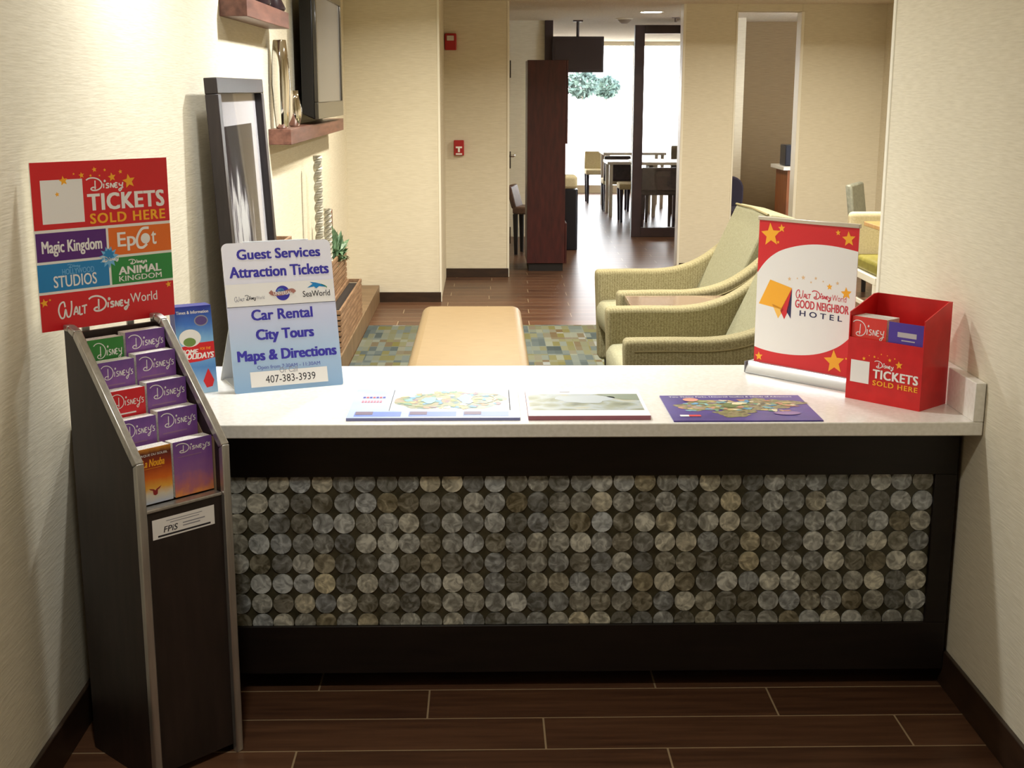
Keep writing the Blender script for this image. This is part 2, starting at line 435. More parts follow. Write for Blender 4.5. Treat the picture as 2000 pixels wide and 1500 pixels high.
# window wall of the breakfast room
wn = MB()
for x in (-0.95, 0.15, 1.03, 1.22, 2.3, 3.4, 4.35): wn.box(x, x + 0.07, 16.95, 17.03, 0, 2.26)
wn.box(-0.95, 4.45, 16.95, 17.03, 0, 0.12); wn.box(-0.95, 4.45, 16.95, 17.03, 2.2, 2.26)
wn = structure('window_1', wn, WHITE_TRIM)
MB().box(-0.93, 4.43, 16.985, 16.995, 0.1, 2.21).build('pane', GLASS, wn)
hk = MB(); hk.tube([(1.06, 16.94, 1.06), (1.06, 16.90, 1.06), (1.06, 16.90, 1.3), (1.06, 16.94, 1.3)], 0.014, 8); hk.box(1.04, 1.1, 16.91, 16.95, 1.74, 1.87)
hk.build('door_handle', pm('dark_handle', S(60, 58, 66), 0.4, 0.5), wn)
structure('ground', MB().box(-30, 34, 17.25, 70, -0.15, -0.05), noisy('pale_paving', [(0.3, S(206, 202, 194)), (0.7, S(226, 222, 214))], (1, 1, 1), 3, 3, 0.9))
LEAF = noisy('tree_leaf', [(0.3, S(44, 66, 66)), (0.7, S(84, 104, 92))], (1, 1, 1), 4, 3, 0.8)
BARK = pm('bark', S(150, 140, 126), 0.9)
for (x, y, z, r, lab) in ((2.05, 24, 1.5, 0.36, 'leafy tree outside the breakfast room windows, under the hanging screen'), (2.72, 26, 1.45, 0.30, 'leafy tree outside the windows, between hanging screen and glass door')):
    t = thing('tree', lab, 'tree', (x, y, -0.05))
    m = MB(); m.tube([(0, 0, 0), (0.03, 0, z * 0.5), (0, 0, z + 0.1)], [0.03, 0.025, 0.015], 8); m.build('trunk', BARK, t, smooth=True)
    m = MB(); rnd = random.Random(int(x * 10))
    for k in range(420):
        a, b, q = rnd.uniform(0, 2 * PI), math.acos(rnd.uniform(-1, 1)), r * rnd.uniform(0.3, 1) ** 0.5
        c = V((q * math.sin(b) * math.cos(a), q * math.sin(b) * math.sin(a), z + 0.2 + 0.8 * q * math.cos(b)))
        e = V((rnd.uniform(-1, 1), rnd.uniform(-1, 1), rnd.uniform(-1, 1))).normalized() * 0.07; g = e.orthogonal().normalized() * 0.04
        m.face([c - e, c + g, c + e, c - g])
    m.build('foliage', LEAF, t)

# ================================================================== RECEPTION DESK
STONE = noisy('white_quartz', [(0.35, S(232, 230, 222)), (0.65, S(242, 240, 234))], (1, 1, 1), 90, 3, 0.22, spec=0.5)
def shell_mat():
    m = pm('shell_disc', S(90, 88, 84), 0.3, spec=0.6)
    nodes, links, b = nt(m)
    g = nodes.new('ShaderNodeNewGeometry')
    co = coords(m, 'Object', (1, 1, 1))
    mpv = nodes.new('ShaderNodeVectorMath'); mpv.operation = 'MULTIPLY_ADD'
    cb = nodes.new('ShaderNodeCombineXYZ'); links.new(g.outputs['Random Per Island'], cb.inputs[0]); links.new(g.outputs['Random Per Island'], cb.inputs[2])
    links.new(cb.outputs[0], mpv.inputs[0]); mpv.inputs[1].default_value = (37, 11, 53); links.new(co, mpv.inputs[2])
    no = N(m, 'ShaderNodeTexNoise', Scale=42.0, Detail=6.0, Distortion=1.2); links.new(mpv.outputs[0], no.inputs['Vector'])
    isl = g.outputs['Random Per Island']
    wn = nodes.new('ShaderNodeTexWhiteNoise'); wn.noise_dimensions = '1D'; links.new(isl, wn.inputs['W'])
    f = math_node(m, 'ADD', math_node(m, 'MULTIPLY', no.outputs['Fac'], 0.9), math_node(m, 'MULTIPLY', math_node(m, 'SUBTRACT', isl, 0.5), 0.32))
    c = ramp(m, f, [(0.2, S(92, 88, 74)), (0.42, S(148, 146, 138)), (0.54, S(186, 184, 176)), (0.7, S(240, 238, 228))])
    mx = nodes.new('ShaderNodeMix'); mx.data_type = 'RGBA'; mx.blend_type = 'MULTIPLY'; mx.inputs[0].default_value = 0.85
    links.new(c, mx.inputs[6]); links.new(ramp(m, wn.outputs['Value'], [(0, S(240, 230, 196)), (0.2, S(226, 230, 228)), (0.65, S(208, 220, 236)), (1, S(240, 240, 228))]), mx.inputs[7])
    links.new(mx.outputs[2], b.inputs['Base Color'])
    bp = N(m, 'ShaderNodeBump', Strength=0.25, Distance=0.003); links.new(no.outputs['Fac'], bp.inputs['Height']); links.new(bp.outputs[0], b.inputs['Normal'])
    return m
desk = thing('reception_desk', 'long black reception desk with white top and round shell tile front', 'desk', (0.16, 0.15, 0))
def dsk(x, y, z): return (x - 0.16, y - 0.15, z)
XL, XR = -0.953, 1.267
PX0_, PX1_, PZ0_, PZ1_ = -0.86, 1.211, 0.184, 0.592
m = MB()
def dbox(m, x0, x1, y0, y1, z0, z1): m.box(x0 - 0.16, x1 - 0.16, y0 - 0.15, y1 - 0.15, z0, z1)
dbox(m, XL, XR, -0.108, 0.40, 0.052, 0.725); dbox(m, XL, XR, 0.0, 0.36, 0.0, 0.052)
m.build('carcass', DARK_WOOD, desk)
MB().box(PX0_ - 0.16, PX1_ - 0.16, -0.1095 - 0.15, -0.1081 - 0.15, PZ0_, PZ1_).build('panel_backing', noisy('olive_backing', [(0.3, S(48, 46, 32)), (0.7, S(76, 72, 54))], (1, 1, 1), 30, 3, 0.3), desk)
m = MB()
PX0, PX1, PZ0, PZ1 = -0.86, 1.211, 0.184, 0.592
dbox(m, XL, XR, -0.124, -0.108, PZ1, 0.725); dbox(m, XL, XR, -0.124, -0.108, 0.052, PZ0)
dbox(m, XL, PX0, -0.124, -0.108, PZ0, PZ1); dbox(m, PX1, XR, -0.124, -0.108, PZ0, PZ1)
m.build('front_frame', DARK_WOOD, desk, 0.0015)
m = MB()
rnd = random.Random(3)
for r in range(8):
    zc = 0.5735 - 0.0548 * r
    for k in range(38):
        xc = 1.1835 - 0.0554 * k + rnd.uniform(-.0014, .0014)
        rad = 0.0270 + rnd.uniform(-.0005, .0005)
        c = V(dsk(xc, -0.1135 - rnd.uniform(0, .0008), zc)); n = 22
        tilt = V((rnd.uniform(-.03, .03), 0, rnd.uniform(-.03, .03)))
        front = []; back = []
        for i in range(n):
            a = 2 * PI * i / n; x, z = rad * math.cos(a), rad * math.sin(a)
            x2 = min(max(x, PX0 - xc), PX1 - xc); z2 = min(max(z, PZ0 - zc), PZ1 - zc)
            front.append(m.bm.verts.new(c + V((x2, tilt.x * x + tilt.z * z, z2))))
            back.append(m.bm.verts.new(c + V((x2, 0.0042, z2))))
        m.bm.faces.new(front)
        for i in range(n): m.bm.faces.new((front[i], back[i], back[(i + 1) % n], front[(i + 1) % n]))
o = m.build('shell_tile', shell_mat(), desk); o['label'] = 'round grey shell tiles in rows'
m = MB(); dbox(m, XL, 1.278, -0.24, 0.455, 0.725, 0.76)
o = m.build('countertop', STONE, desk, 0.003); o['label'] = 'white polished countertop'
m = MB(); dbox(m, 1.252, 1.278, -0.24, 0.455, 0.76, 0.858)
o = m.build('backsplash', STONE, desk, 0.002); o['label'] = 'white upstand along the wall'

# ================================================================== BROCHURE RACK
ALU = noisy('brushed_aluminium', [(0.3, S(176, 174, 170)), (0.7, S(202, 200, 196))], (1, 1, 0.1), 80, 3, 0.32, metal=0.85)
LAM = noisy('wenge_laminate', [(0.3, S(30, 22, 19)), (0.7, S(44, 33, 29))], (6, 6, 1), 8, 4, 0.45)
RA = math.radians(45.9)
rack = thing('brochure_rack', 'tall dark brochure rack with silver edges, five tiers of pockets', 'rack', (-0.703, -0.602, 0), RA)
# local: x across the front 0..0.235, y = depth
prof = [(0.012, 0.0), (0.0, 0.02), (0.0, 0.755), (0.012, 0.785), (0.215, 1.018), (0.24, 1.03), (0.27, 1.03), (0.27, 0.0)]
for x in (0.0, 0.221):
    MB().prism(prof, (x, 0, 0), (0, 1, 0), (0, 0, 1), (0.014, 0, 0)).build('side_panel', LAM, rack)
    # silver edge band following the front of each side
    band = MB()
    off = [(0.0, -0.005), (-0.005, 0.767), (0.221, 1.031), (0.248, 1.040), (0.27, 1.040)]
    inn = [(0.012, 0.0), (0.012, 0.757), (0.230, 1.016), (0.252, 1.026), (0.27, 1.026)]
    off[0] = (-0.005, 0.0)
    xa, xb = x - 0.003, x + 0.017
    for i in range(4):
        band.hexa([(xa, *off[i]), (xb, *off[i]), (xb, *inn[i]), (xa, *inn[i]), (xa, *off[i + 1]), (xb, *off[i + 1]), (xb, *inn[i + 1]), (xa, *inn[i + 1])])
    band.build('edge_band', ALU, rack, 0.003)
m = MB(); m.box(0.017, 0.218, 0.008, 0.03, 0.02, 0.648); m.box(0.017, 0.218, 0.03, 0.256, 0.02, 0.04); m.box(0.014, 0.221, 0.256, 0.266, 0.02, 1.02)
rfp = m.build('front_panel', LAM, rack)
MB().box(0.017, 0.218, 0.004, 0.034, 0.646, 0.654).build('pocket_lip', ALU, rack, 0.002)
inner = pm('rack_inner', S(150, 128, 104), 0.6)
m = MB()
TD = [0.205, 0.165, 0.127, 0.088, 0.046]; TZ = [1.008, 0.962, 0.902, 0.842, 0.785]
for d_, z_ in zip(TD, TZ): m.box(0.017, 0.218, d_ + 0.036, d_ + 0.0385, z_ - 0.20, z_ - 0.012)
m.box(0.1105, 0.1125, 0.05, 0.256, 0.55, 0.78)
m.box(0.0141, 0.0155, 0.03, 0.256, 0.60, 0.74); m.box(0.2195, 0.2209, 0.03, 0.256, 0.60, 0.78)
m.prism([(0.04, 0.74), (0.23, 0.97), (0.256, 0.97), (0.256, 0.7), (0.04, 0.7)], (0.2195, 0, 0), (0, 1, 0), (0, 0, 1), (0.0014, 0, 0))
m.build('pocket_divider', inner, rack)
p = Print(rfp, (0.034, 0.008, 0.582), (0.162, 0, 0), (0, 0, 0.046), 0.0008)
p.rect('sticker', PWHITE, 0, 1, 0, 1); p.lay = 1
p.text('sticker', INK, 'FPiS', 0.17, 0.40, 0.44, 0.74, 0.01, 0.2)
p.rect('sticker', INK, 0.08, 0.93, 0.83, 0.92)
for k, b in enumerate((0.46, 0.60)): p.rect('sticker', GREY, 0.48, 0.84 - 0.08 * k, b, b + 0.055)
for k, b in enumerate((0.16, 0.28)): p.rect('sticker', GREY, 0.22 + 0.06 * k, 0.8 - 0.05 * k, b, b + 0.035)
p.done()

def cover_mat(name, stops, axis=2, z0=0.0, z1=1.0, noise=0.25):
    """printed picture on a cover: colour bands along one axis broken up by noise"""
    m = pm(name, stops[0][1], 0.35)
    nodes, links, b = nt(m)
    t = nodes.new('ShaderNodeTexCoord'); sp = nodes.new('ShaderNodeSeparateXYZ'); links.new(t.outputs['Generated'], sp.inputs[0])
    no = N(m, 'ShaderNodeTexNoise', Scale=4.0, Detail=5.0); links.new(t.outputs['Generated'], no.inputs['Vector'])
    f = math_node(m, 'ADD', sp.outputs[axis], math_node(m, 'MULTIPLY', math_node(m, 'SUBTRACT', no.outputs['Fac'], 0.5), noise))
    links.new(ramp(m, f, stops), b.inputs['Base Color'])
    return m
DUSK = cover_mat('cover_dusk', [(0.0, S(236, 150, 84)), (0.16, S(196, 116, 120)), (0.4, S(150, 98, 156)), (0.75, S(132, 84, 160)), (1.0, S(112, 74, 152))], noise=0.5)
FIRE = cover_mat('cover_fire', [(0.0, S(196, 206, 226)), (0.16, S(226, 216, 196)), (0.27, S(240, 178, 70)), (0.45, S(224, 110, 30)), (0.68, S(164, 56, 22)), (0.9, S(92, 30, 20)), (1.0, S(212, 140, 50))], noise=0.12)
LEAFG = cover_mat('cover_green', [(0.0, S(196, 120, 40)), (0.1, S(64, 108, 40)), (0.3, S(40, 112, 44)), (1.0, S(52, 132, 58))], noise=0.2)
REDC = cover_mat('cover_red', [(0.0, S(200, 60, 40)), (0.3, S(206, 30, 44)), (1.0, S(214, 34, 46))], noise=0.1)
REDO = cover_mat('cover_red_orange', [(0.0, S(228, 120, 60)), (0.15, S(220, 64, 44)), (1.0, S(224, 60, 52))], noise=0.1)
VIOL = cover_mat('cover_violet', [(0.0, S(150, 96, 186)), (0.6, S(92, 70, 172)), (1.0, S(84, 62, 164))], noise=0.1)
FINE = pm('faint_lilac_print', S(150, 110, 150), 0.5)
def rack_world(x, y, z=0.0):
    return (-0.703 + x * math.cos(RA) - y * math.sin(RA), -0.602 + x * math.sin(RA) + y * math.cos(RA), z)
def brochure(kind, x0, w, d_, ztop, th, label, hgt=0.19, loc=None, rz=RA, group='brochures in the floor rack'):
    mt = {'dusk': DUSK, 'green': LEAFG, 'red': REDC, 'fire': FIRE, 'redo': REDO, 'violet': VIOL}[kind]
    o = thing('brochure', label, 'brochure', loc or rack_world(x0, d_, ztop - hgt), rz, group)
    m = MB(); m.box(0, w, 0, 0.0012, 0, hgt); cv = m.build('cover', mt, o)
    m = MB(); m.box(0.001, w - 0.001, 0.0013, th, 0, hgt - 0.001); m.build('paper_block', PAPER, o)
    p = Print(cv, (0, 0, 0), (w, 0, 0), (0, 0, hgt), 0.0004)
    if kind in ('dusk', 'red'):
        p.script('lettering', PWHITE, 'Disney1z', 0.07, 0.95, 0.045, 0.235, 0.02)
        p.rect('lettering', FINE if kind == 'dusk' else PWHITE, 0.1, 0.72, 0.275, 0.292)
    elif kind in ('green', 'redo'):
        p.script('lettering', PWHITE, 'Disney', 0.03 if kind == 'redo' else 0.16, 0.94, 0.05, 0.26, 0.022)
    elif kind == 'fire':
        p.text('lettering', PWHITE, 'CIRQUE DU SOLEIL', 0.06, 0.9, 0.10, 0.145, 0.01)
        p.text('lettering', GOLD, 'La Nouba', 0.17, 0.8, 0.2, 0.33, 0.02, 0.25)
        p.rect('lettering', GOLD, 0.22, 0.72, 0.36, 0.366)
        red = pm('moth_red', S(150, 40, 40), 0.5)
        p.poly('logo', red, [(0.32, 0.72), (0.46, 0.745), (0.5, 0.77), (0.54, 0.745), (0.68, 0.70), (0.62, 0.75), (0.57, 0.765), (0.56, 0.84), (0.5, 0.86), (0.44, 0.84), (0.43, 0.765), (0.37, 0.75)])
    elif kind == 'violet':
        p.rect('lettering', pm('pale_print', S(196, 190, 196), 0.4), 0.26, 0.80, 0.11, 0.17)
        p.rect('lettering', pm('pale_print', S(196, 190, 196), 0.4), 0.38, 0.76, 0.2, 0.214)
    p.done()
    return o
names = [
 ('green', 0, 'green brochures in the top pocket of the rack'), ('dusk', 0, 'purple brochures beside the green ones in the top tier'),
 ('dusk', 1, 'purple brochures directly below the green ones in rack'), ('dusk', 1, 'purple brochures in second tier, on the counter side'),
 ('red', 2, 'red brochures in the middle tier of the rack'), ('dusk', 2, 'purple brochures beside the red ones in middle tier'),
 ('dusk', 3, 'purple brochures directly below the red ones in rack'), ('dusk', 3, 'purple brochures in fourth tier, on the counter side'),
 ('fire', 4, 'orange and brown brochures with a small red moth, bottom tier'), ('dusk', 4, 'purple brochures shown full length in the bottom tier')]
for i, (k, row, lab) in enumerate(names):
    c = i % 2
    x0 = 0.0185 if c == 0 else 0.1145
    wd = 0.090 if c == 0 else 0.102
    if row == 4: hg = 0.128
    else: hg = 0.19
    z = TZ[row] + (0.006 if c and row < 4 else 0.0)
    brochure(k, x0, wd, TD[row] - (0.012 if row == 4 else 0), z, 0.034, lab, hg)

# ---- red ticket poster held on the back of the rack
R2 = RA
poster = thing('ticket_poster', 'red ticket poster with coloured blocks standing above the brochure rack', 'poster', rack_world(-0.050, 0.275, 1.027), R2)
PW_, PH_ = 0.342, 0.374
pbd = MB().box(0, PW_, 0, 0.004, 0, PH_).build('board', CARD, poster)
for x in (0.10, 0.215): MB().box(x, x + 0.018, 0.0045, 0.009, -0.14, 0.30).build('support_strip', ALU, poster)
p = Print(pbd, (0, 0, 0), (PW_, 0, 0), (0, 0, PH_), 0.0004)
p.rect('background_print', RED, 0, 1, 0, 0.395); p.rect('background_print', PURPLE, 0.004, 0.505, 0.413, 0.582); p.rect('background_print', ORANGE, 0.522, 1, 0.413, 0.582)
p.rect('background_print', BLUE, 0.0, 0.51, 0.598, 0.762); p.rect('background_print', GREEN, 0.527, 1, 0.598, 0.762); p.rect('background_print', RED, 0, 1, 0.778, 1)
p.lay = 1
p.rect('background_print', PWHITE, 0.062, 0.358, 0.105, 0.362)
p.lay = 2
PB = 0.0; 
p.script('lettering', PWHITE, 'Disney', 0.385, 0.655, 0.105, 0.19, 0.009)
p.text('lettering', PWHITE, 'TICKETS', 0.385, 0.965, 0.20, 0.298, 0.035, 0, 1.1)
p.text('lettering', GOLD, 'SOLD HERE', 0.395, 0.965, 0.318, 0.378, 0.03, 0, 1.15)
p.text('lettering', PWHITE, 'Magic Kingdom', 0.04, 0.47, 0.462, 0.555, 0.015)
p.text('lettering', PWHITE, 'Ep', 0.585, 0.725, 0.445, 0.56, 0.015)
p.line('lettering', PWHITE, [(0.83, 0.43), (0.775, 0.435), (0.735, 0.49), (0.74, 0.54), (0.775, 0.55), (0.81, 0.53)], 0.018)
p.ell('lettering', PWHITE, 0.80, 0.495, 0.036, 0.033)
p.text('lettering', PWHITE, 't', 0.845, 0.885, 0.455, 0.535, 0.015)
p.text('lettering', LBLUE, 'HOLLYWOOD', 0.17, 0.40, 0.634, 0.668, 0.01)
p.text('lettering', PWHITE, 'STUDIOS', 0.105, 0.415, 0.672, 0.742, 0.01)
p.script('lettering', LBLUE, 'Disney', 0.21, 0.30, 0.610, 0.632, 0.004)
p.script('lettering', PWHITE, 'Disney1z', 0.66, 0.80, 0.618, 0.65, 0.006)
p.text('lettering', PWHITE, 'ANIMAL', 0.58, 0.91, 0.658, 0.705, 0.035)
p.text('lettering', PWHITE, 'KINGDOM', 0.58, 0.91, 0.715, 0.748, 0.012)
p.script('lettering', PWHITE, 'Walt', 0.125, 0.33, 0.83, 0.925, 0.011)
p.script('lettering', PWHITE, 'Disney', 0.345, 0.645, 0.82, 0.925, 0.012)
p.text('lettering', PWHITE, 'World', 0.655, 0.865, 0.83, 0.888, 0.005)
for a, b, r in ((0.70, 0.135, 0.05), (0.575, 0.105, 0.031), (0.64, 0.075, 0.016), (0.525, 0.06, 0.012), (0.45, 0.055, 0.019), (0.42, 0.09, 0.011), (0.355, 0.085, 0.021), (0.30, 0.075, 0.009), (0.485, 0.092, 0.008), (0.225, 0.112, 0.033), (0.175, 0.19, 0.017), (0.03, 0.825, 0.03), (0.07, 0.81, 0.01), (0.96, 0.80, 0.024)):
    p.star('star_print', GOLD, a, b, r)
p.star('picture_print', LBLUE, 0.515, 0.59, 0.075, 0.3, 0.6, 11); p.lay = 3; p.star('picture_print', BLUE, 0.515, 0.575, 0.045, 0.1, 0.65, 9)
p.script('picture_print', PWHITE, 'Disney', 0.45, 0.585, 0.585, 0.62, 0.006)
p.done()

# ================================================================== THINGS ON THE COUNTER
ZC = 0.7602
# guest services sign: bent board leaning back
GA = math.radians(22.3)
sign = thing('counter_sign', 'white and blue guest services sign leaning back on the counter', 'sign', (-0.616, 0.085, ZC), GA)
lean = math.atan2(0.10, 0.392); SW, SH = 0.30, 0.405
uz = V((0, math.sin(lean), math.cos(lean)))
def rounded(w, h, r, n=5, bottom=True):
    pts = []
    for cx, cy, a0 in ((w - r, h - r, 0), (r, h - r, PI / 2)):
        for i in range(n + 1):
            a = a0 + PI / 2 * i / n; pts.append((cx + r * math.cos(a), cy + r * math.sin(a)))
    rb = 0.006
    for cx, cy, a0 in ((rb, rb, PI), (w - rb, rb, 3 * PI / 2)):
        for i in range(3):
            a = a0 + PI / 4 * i; pts.append((cx + rb * math.cos(a), cy + rb * math.sin(a)))
    return pts
SIGNW = cover_mat('sign_face', [(0.0, S(140, 176, 214)), (0.28, S(178, 202, 230)), (0.5, S(206, 212, 238)), (0.58, S(214, 218, 242)), (0.75, S(234, 234, 248)), (1.0, S(240, 240, 250))], noise=0.0)
th = V((0, math.cos(lean), -math.sin(lean))) * 0.004
sbd = MB().prism(rounded(SW, SH, 0.016), (0, 0.006, 0.0), (1, 0, 0), uz, th).build('board', SIGNW, sign)
# rear foot and strut
m = MB(); m.hexa([(0.01, 0.008, 0.0), (SW - 0.01, 0.008, 0), (SW - 0.01, 0.20, 0), (0.01, 0.20, 0), (0.01, 0.011, 0.004), (SW - 0.01, 0.011, 0.004), (SW - 0.01, 0.20, 0.004), (0.01, 0.20, 0.004)])
m.hexa([(0.0, 0.205, 0.0), (SW, 0.205, 0), (SW, 0.20, 0), (0.0, 0.20, 0), (0.06, 0.115, 0.395), (SW - 0.06, 0.115, 0.395), (SW - 0.06, 0.110, 0.395), (0.06, 0.110, 0.395)])
m.build('easel_back', pm('frosted_back', S(196, 198, 196), 0.4), sign)
p = Print(sbd, (0, 0.006, 0), (SW, 0, 0), uz * SH, 0.0004)
p.rect('logo_band', PWHITE, 0.004, 0.996, 0.275, 0.425); p.rect('logo_band', INK, 0.002, 0.998, 0.425, 0.4285)
p.text('lettering', NAVY, 'Guest Services', 0.13, 0.90, 0.045, 0.112, 0.03)
p.text('lettering', NAVY, 'Attraction Tickets', 0.05, 0.965, 0.16, 0.232, 0.03)
p.text('lettering', NAVY, 'Car Rental', 0.21, 0.775, 0.452, 0.522, 0.03)
p.text('lettering', NAVY, 'City Tours', 0.235, 0.77, 0.585, 0.675, 0.03)
p.text('lettering', NAVY, 'Maps & Directions', 0.05, 0.965, 0.722, 0.812, 0.03)
p.text('lettering', pm('print_mid_blue', S(86, 96, 176), 0.4), 'Open from 7:30AM - 11:30AM', 0.22, 0.80, 0.826, 0.858, 0.004)
p.lay = 1
p.rect('phone_label', PWHITE, 0.15, 0.86, 0.865, 0.968)
p.ell('logo', NAVY, 0.515, 0.35, 0.066, 0.05); p.ell('logo', LBLUE, 0.50, 0.338, 0.034, 0.022)
p.text('logo', INK, 'SeaWorld', 0.70, 0.955, 0.345, 0.385, 0.004)
whale = [(0.745, 0.325), (0.80, 0.30), (0.775, 0.285), (0.83, 0.292), (0.90, 0.308), (0.92, 0.325), (0.86, 0.318), (0.83, 0.332), (0.81, 0.318)]
p.poly('logo', BLUE, whale); p.line('logo', GREEN, [(0.88, 0.305), (0.92, 0.32), (0.93, 0.33)], 0.008)
p.script('logo', GREY, 'Walt', 0.075, 0.165, 0.358, 0.39, 0.005); p.script('logo', INK, 'Disney', 0.17, 0.265, 0.352, 0.39, 0.005); p.text('logo', GREY, 'World', 0.27, 0.345, 0.36, 0.382)
p.lay = 2
p.line('logo', pm('logo_bronze', S(170, 116, 106), 0.4), [(0.40, 0.335), (0.43, 0.352), (0.515, 0.352), (0.6, 0.335), (0.625, 0.35)], 0.035)
p.text('phone_label', INK, '407-383-3939', 0.285, 0.745, 0.895, 0.945, 0.003)
p.text('phone_label', GREY, 'Or Call', 0.42, 0.585, 0.848, 0.884, 0.002)
p.lay = 3
p.text('logo', PWHITE, 'UNIVERSAL', 0.43, 0.60, 0.338, 0.362, 0.012)
p.done()

# holiday leaflets beside the rack
HL = math.radians(30)
leaf = thing('leaflet', 'blue holiday leaflets with a red band, stood beside the rack', 'leaflet', (-0.757, 0.075, ZC), HL)
LW, LH = 0.10, 0.235
tl = math.radians(7)
uz2 = V((0, math.sin(tl), math.cos(tl)))
HSKY = cover_mat('leaflet_sky', [(0.0, S(170, 206, 236)), (0.3, S(84, 140, 206)), (0.55, S(150, 206, 240)), (0.8, S(70, 120, 204)), (1.0, S(44, 54, 150))], noise=0.12)
lcv = MB().hexa([(0, 0, 0), (LW, 0, 0), (LW, 0.002, 0), (0, 0.002, 0)] + [tuple(V(q) + uz2 * LH) for q in ((0, 0, 0), (LW, 0, 0), (LW, 0.002, 0), (0, 0.002, 0))]).build('cover', HSKY, leaf)
MB().hexa([(0, 0.0022, 0), (LW, 0.0022, 0), (LW, 0.045, 0), (0, 0.045, 0)] + [tuple(V(q) + uz2 * LH) for q in ((0, 0.0022, 0), (LW, 0.0022, 0), (LW, 0.045, 0), (0, 0.045, 0))]).build('paper_block', pm('leaflet_blue', S(40, 44, 120), 0.5), leaf)
p = Print(lcv, (0, 0, 0), (LW, 0, 0), uz2 * LH, 0.0004)
p.poly('picture_print', RED, [(0, 0.645), (0, 0.46), (0.25, 0.445), (0.6, 0.42), (1, 0.415), (1, 0.60), (0.6, 0.63)])
p.lay = 1
p.text('lettering', PWHITE, 'HOME', 0.05, 0.56, 0.49, 0.545, 0.035, 0.25); p.text('lettering', PWHITE, 'HOLIDAYS', 0.08, 0.98, 0.535, 0.60, 0.035, 0.25)
p.text('lettering', GOLD, 'FOR THE', 0.60, 0.9, 0.475, 0.505, 0.01, 0.2)
p.text('lettering', PWHITE, 'Times & Information', 0.04, 0.92, 0.05, 0.085, 0.015)
p.ell('logo', GREY, 0.70, 0.17, 0.19, 0.062); p.ell('picture_print', PWHITE, 0.36, 0.36, 0.30, 0.10)
p.lay = 2
p.ell('logo', pm('globe_violet', S(92, 72, 130), 0.4), 0.70, 0.17, 0.16, 0.05)
hill = pm('leaflet_green', S(112, 142, 70), 0.5)
p.ell('picture_print', hill, 0.34, 0.405, 0.17, 0.05)
p.poly('picture_print', RED, [(0.62, 0.86), (0.78, 0.72), (0.92, 0.86), (0.86, 0.93), (0.7, 0.94)])
p.done()

# map pads on the counter
def map_mat(name, base, cols, sc, amt):
    m = pm(name, base, 0.35)
    nodes, links, b = nt(m)
    co = coords(m, 'Object', (1, 1, 1))
    no = N(m, 'ShaderNodeTexNoise', Scale=sc, Detail=6.0, Distortion=1.2); links.new(co, no.inputs['Vector'])
    v = N(m, 'ShaderNodeTexVoronoi', Scale=sc * 2.2); links.new(co, v.inputs['Vector'])
    f = math_node(m, 'ADD', math_node(m, 'MULTIPLY', no.outputs['Fac'], 0.7), math_node(m, 'MULTIPLY', v.outputs['Distance'], 0.35))
    links.new(ramp(m, f, [(q, (c[0] * .55, c[1] * .55, c[2] * .55, 1)) for q, c in cols]), b.inputs['Base Color'])
    return m
MAPA = map_mat('park_map_print', PWHITE.diffuse_color, [(0.30, S(120, 170, 206)), (0.42, S(150, 186, 168)), (0.5, S(226, 222, 190)), (0.58, S(196, 206, 160)), (0.68, S(232, 206, 176)), (0.8, S(236, 236, 226))], 16, 1)
MAPB = map_mat('resort_map_print', PWHITE.diffuse_color, [(0.3, S(96, 112, 78)), (0.45, S(176, 184, 150)), (0.55, S(206, 222, 226)), (0.65, S(222, 222, 190)), (0.8, S(170, 186, 150))], 9, 1)
MAPC = map_mat('violet_map_print', PWHITE.diffuse_color, [(0.3, S(90, 84, 96)), (0.42, S(132, 128, 84)), (0.52, S(206, 190, 140)), (0.6, S(150, 160, 90)), (0.7, S(220, 180, 150)), (0.82, S(220, 214, 196))], 22, 1)
VIO = noisy('violet_ground', [(0.3, S(62, 48, 126)), (0.7, S(86, 70, 160))], (1, 1, 1), 9, 4, 0.3)
PALEB = noisy('pale_blue_ground', [(0.3, S(172, 194, 228)), (0.7, S(200, 212, 234))], (1, 1, 1), 7, 4, 0.35)
def pad(name, label, x, y, rz, w, h, t, top, edge):
    o = thing(name, label, 'map', (x, y, ZC), rz, None)
    pb = MB().box(0, w, 0, h, 0, t).build('paper_block', edge, o)
    p = Print(pb, (0, 0, t), (w, 0, 0), (0, h, 0), 0.0003)
    p.rect('printed_sheet', top, 0, 1, 0, 1); p.lay = 1
    return p
def blob(p, part, mat, a, b, ra, rb, seed, n=40, rough=0.25):
    r = random.Random(seed); ph = [r.uniform(0, 6.28) for _ in range(4)]
    pts = []
    for i in range(n):
        t = 2 * PI * i / n; k = 1 + rough * (0.5 * math.sin(2 * t + ph[0]) + 0.4 * math.sin(3 * t + ph[1]) + 0.3 * math.sin(5 * t + ph[2]) + 0.25 * math.sin(9 * t + ph[3]))
        pts.append((a + ra * k * math.cos(t), b - rb * k * math.sin(t)))
    p.lay += 0.2; m = p.mb(part, mat); c = p.P(a, b)
    for i in range(n): m.face([c, p.P(*pts[i]), p.P(*pts[(i + 1) % n])])
p = pad('map_pad', 'pale blue park map pad on counter, by the guest sign', -0.292, -0.205, 0.0, 0.43, 0.315, 0.007, PALEB, pm('map_edge_blue', S(120, 124, 170), 0.6))
p.rect('map_print', PWHITE, 0.235, 0.945, 0.03, 0.76); p.line('map_print', INK, [(0.235, 0.03), (0.235, 0.76)], 0.004, False); p.line('map_print', INK, [(0.945, 0.03), (0.945, 0.76)], 0.006, False)
for a0, a1 in ((0.04, 0.31), (0.355, 0.63), (0.67, 0.935)): p.rect('map_print', pm('map_bar_blue', S(104, 132, 210), 0.4), a0, a1, 0.80, 0.955)
p.lay = 2
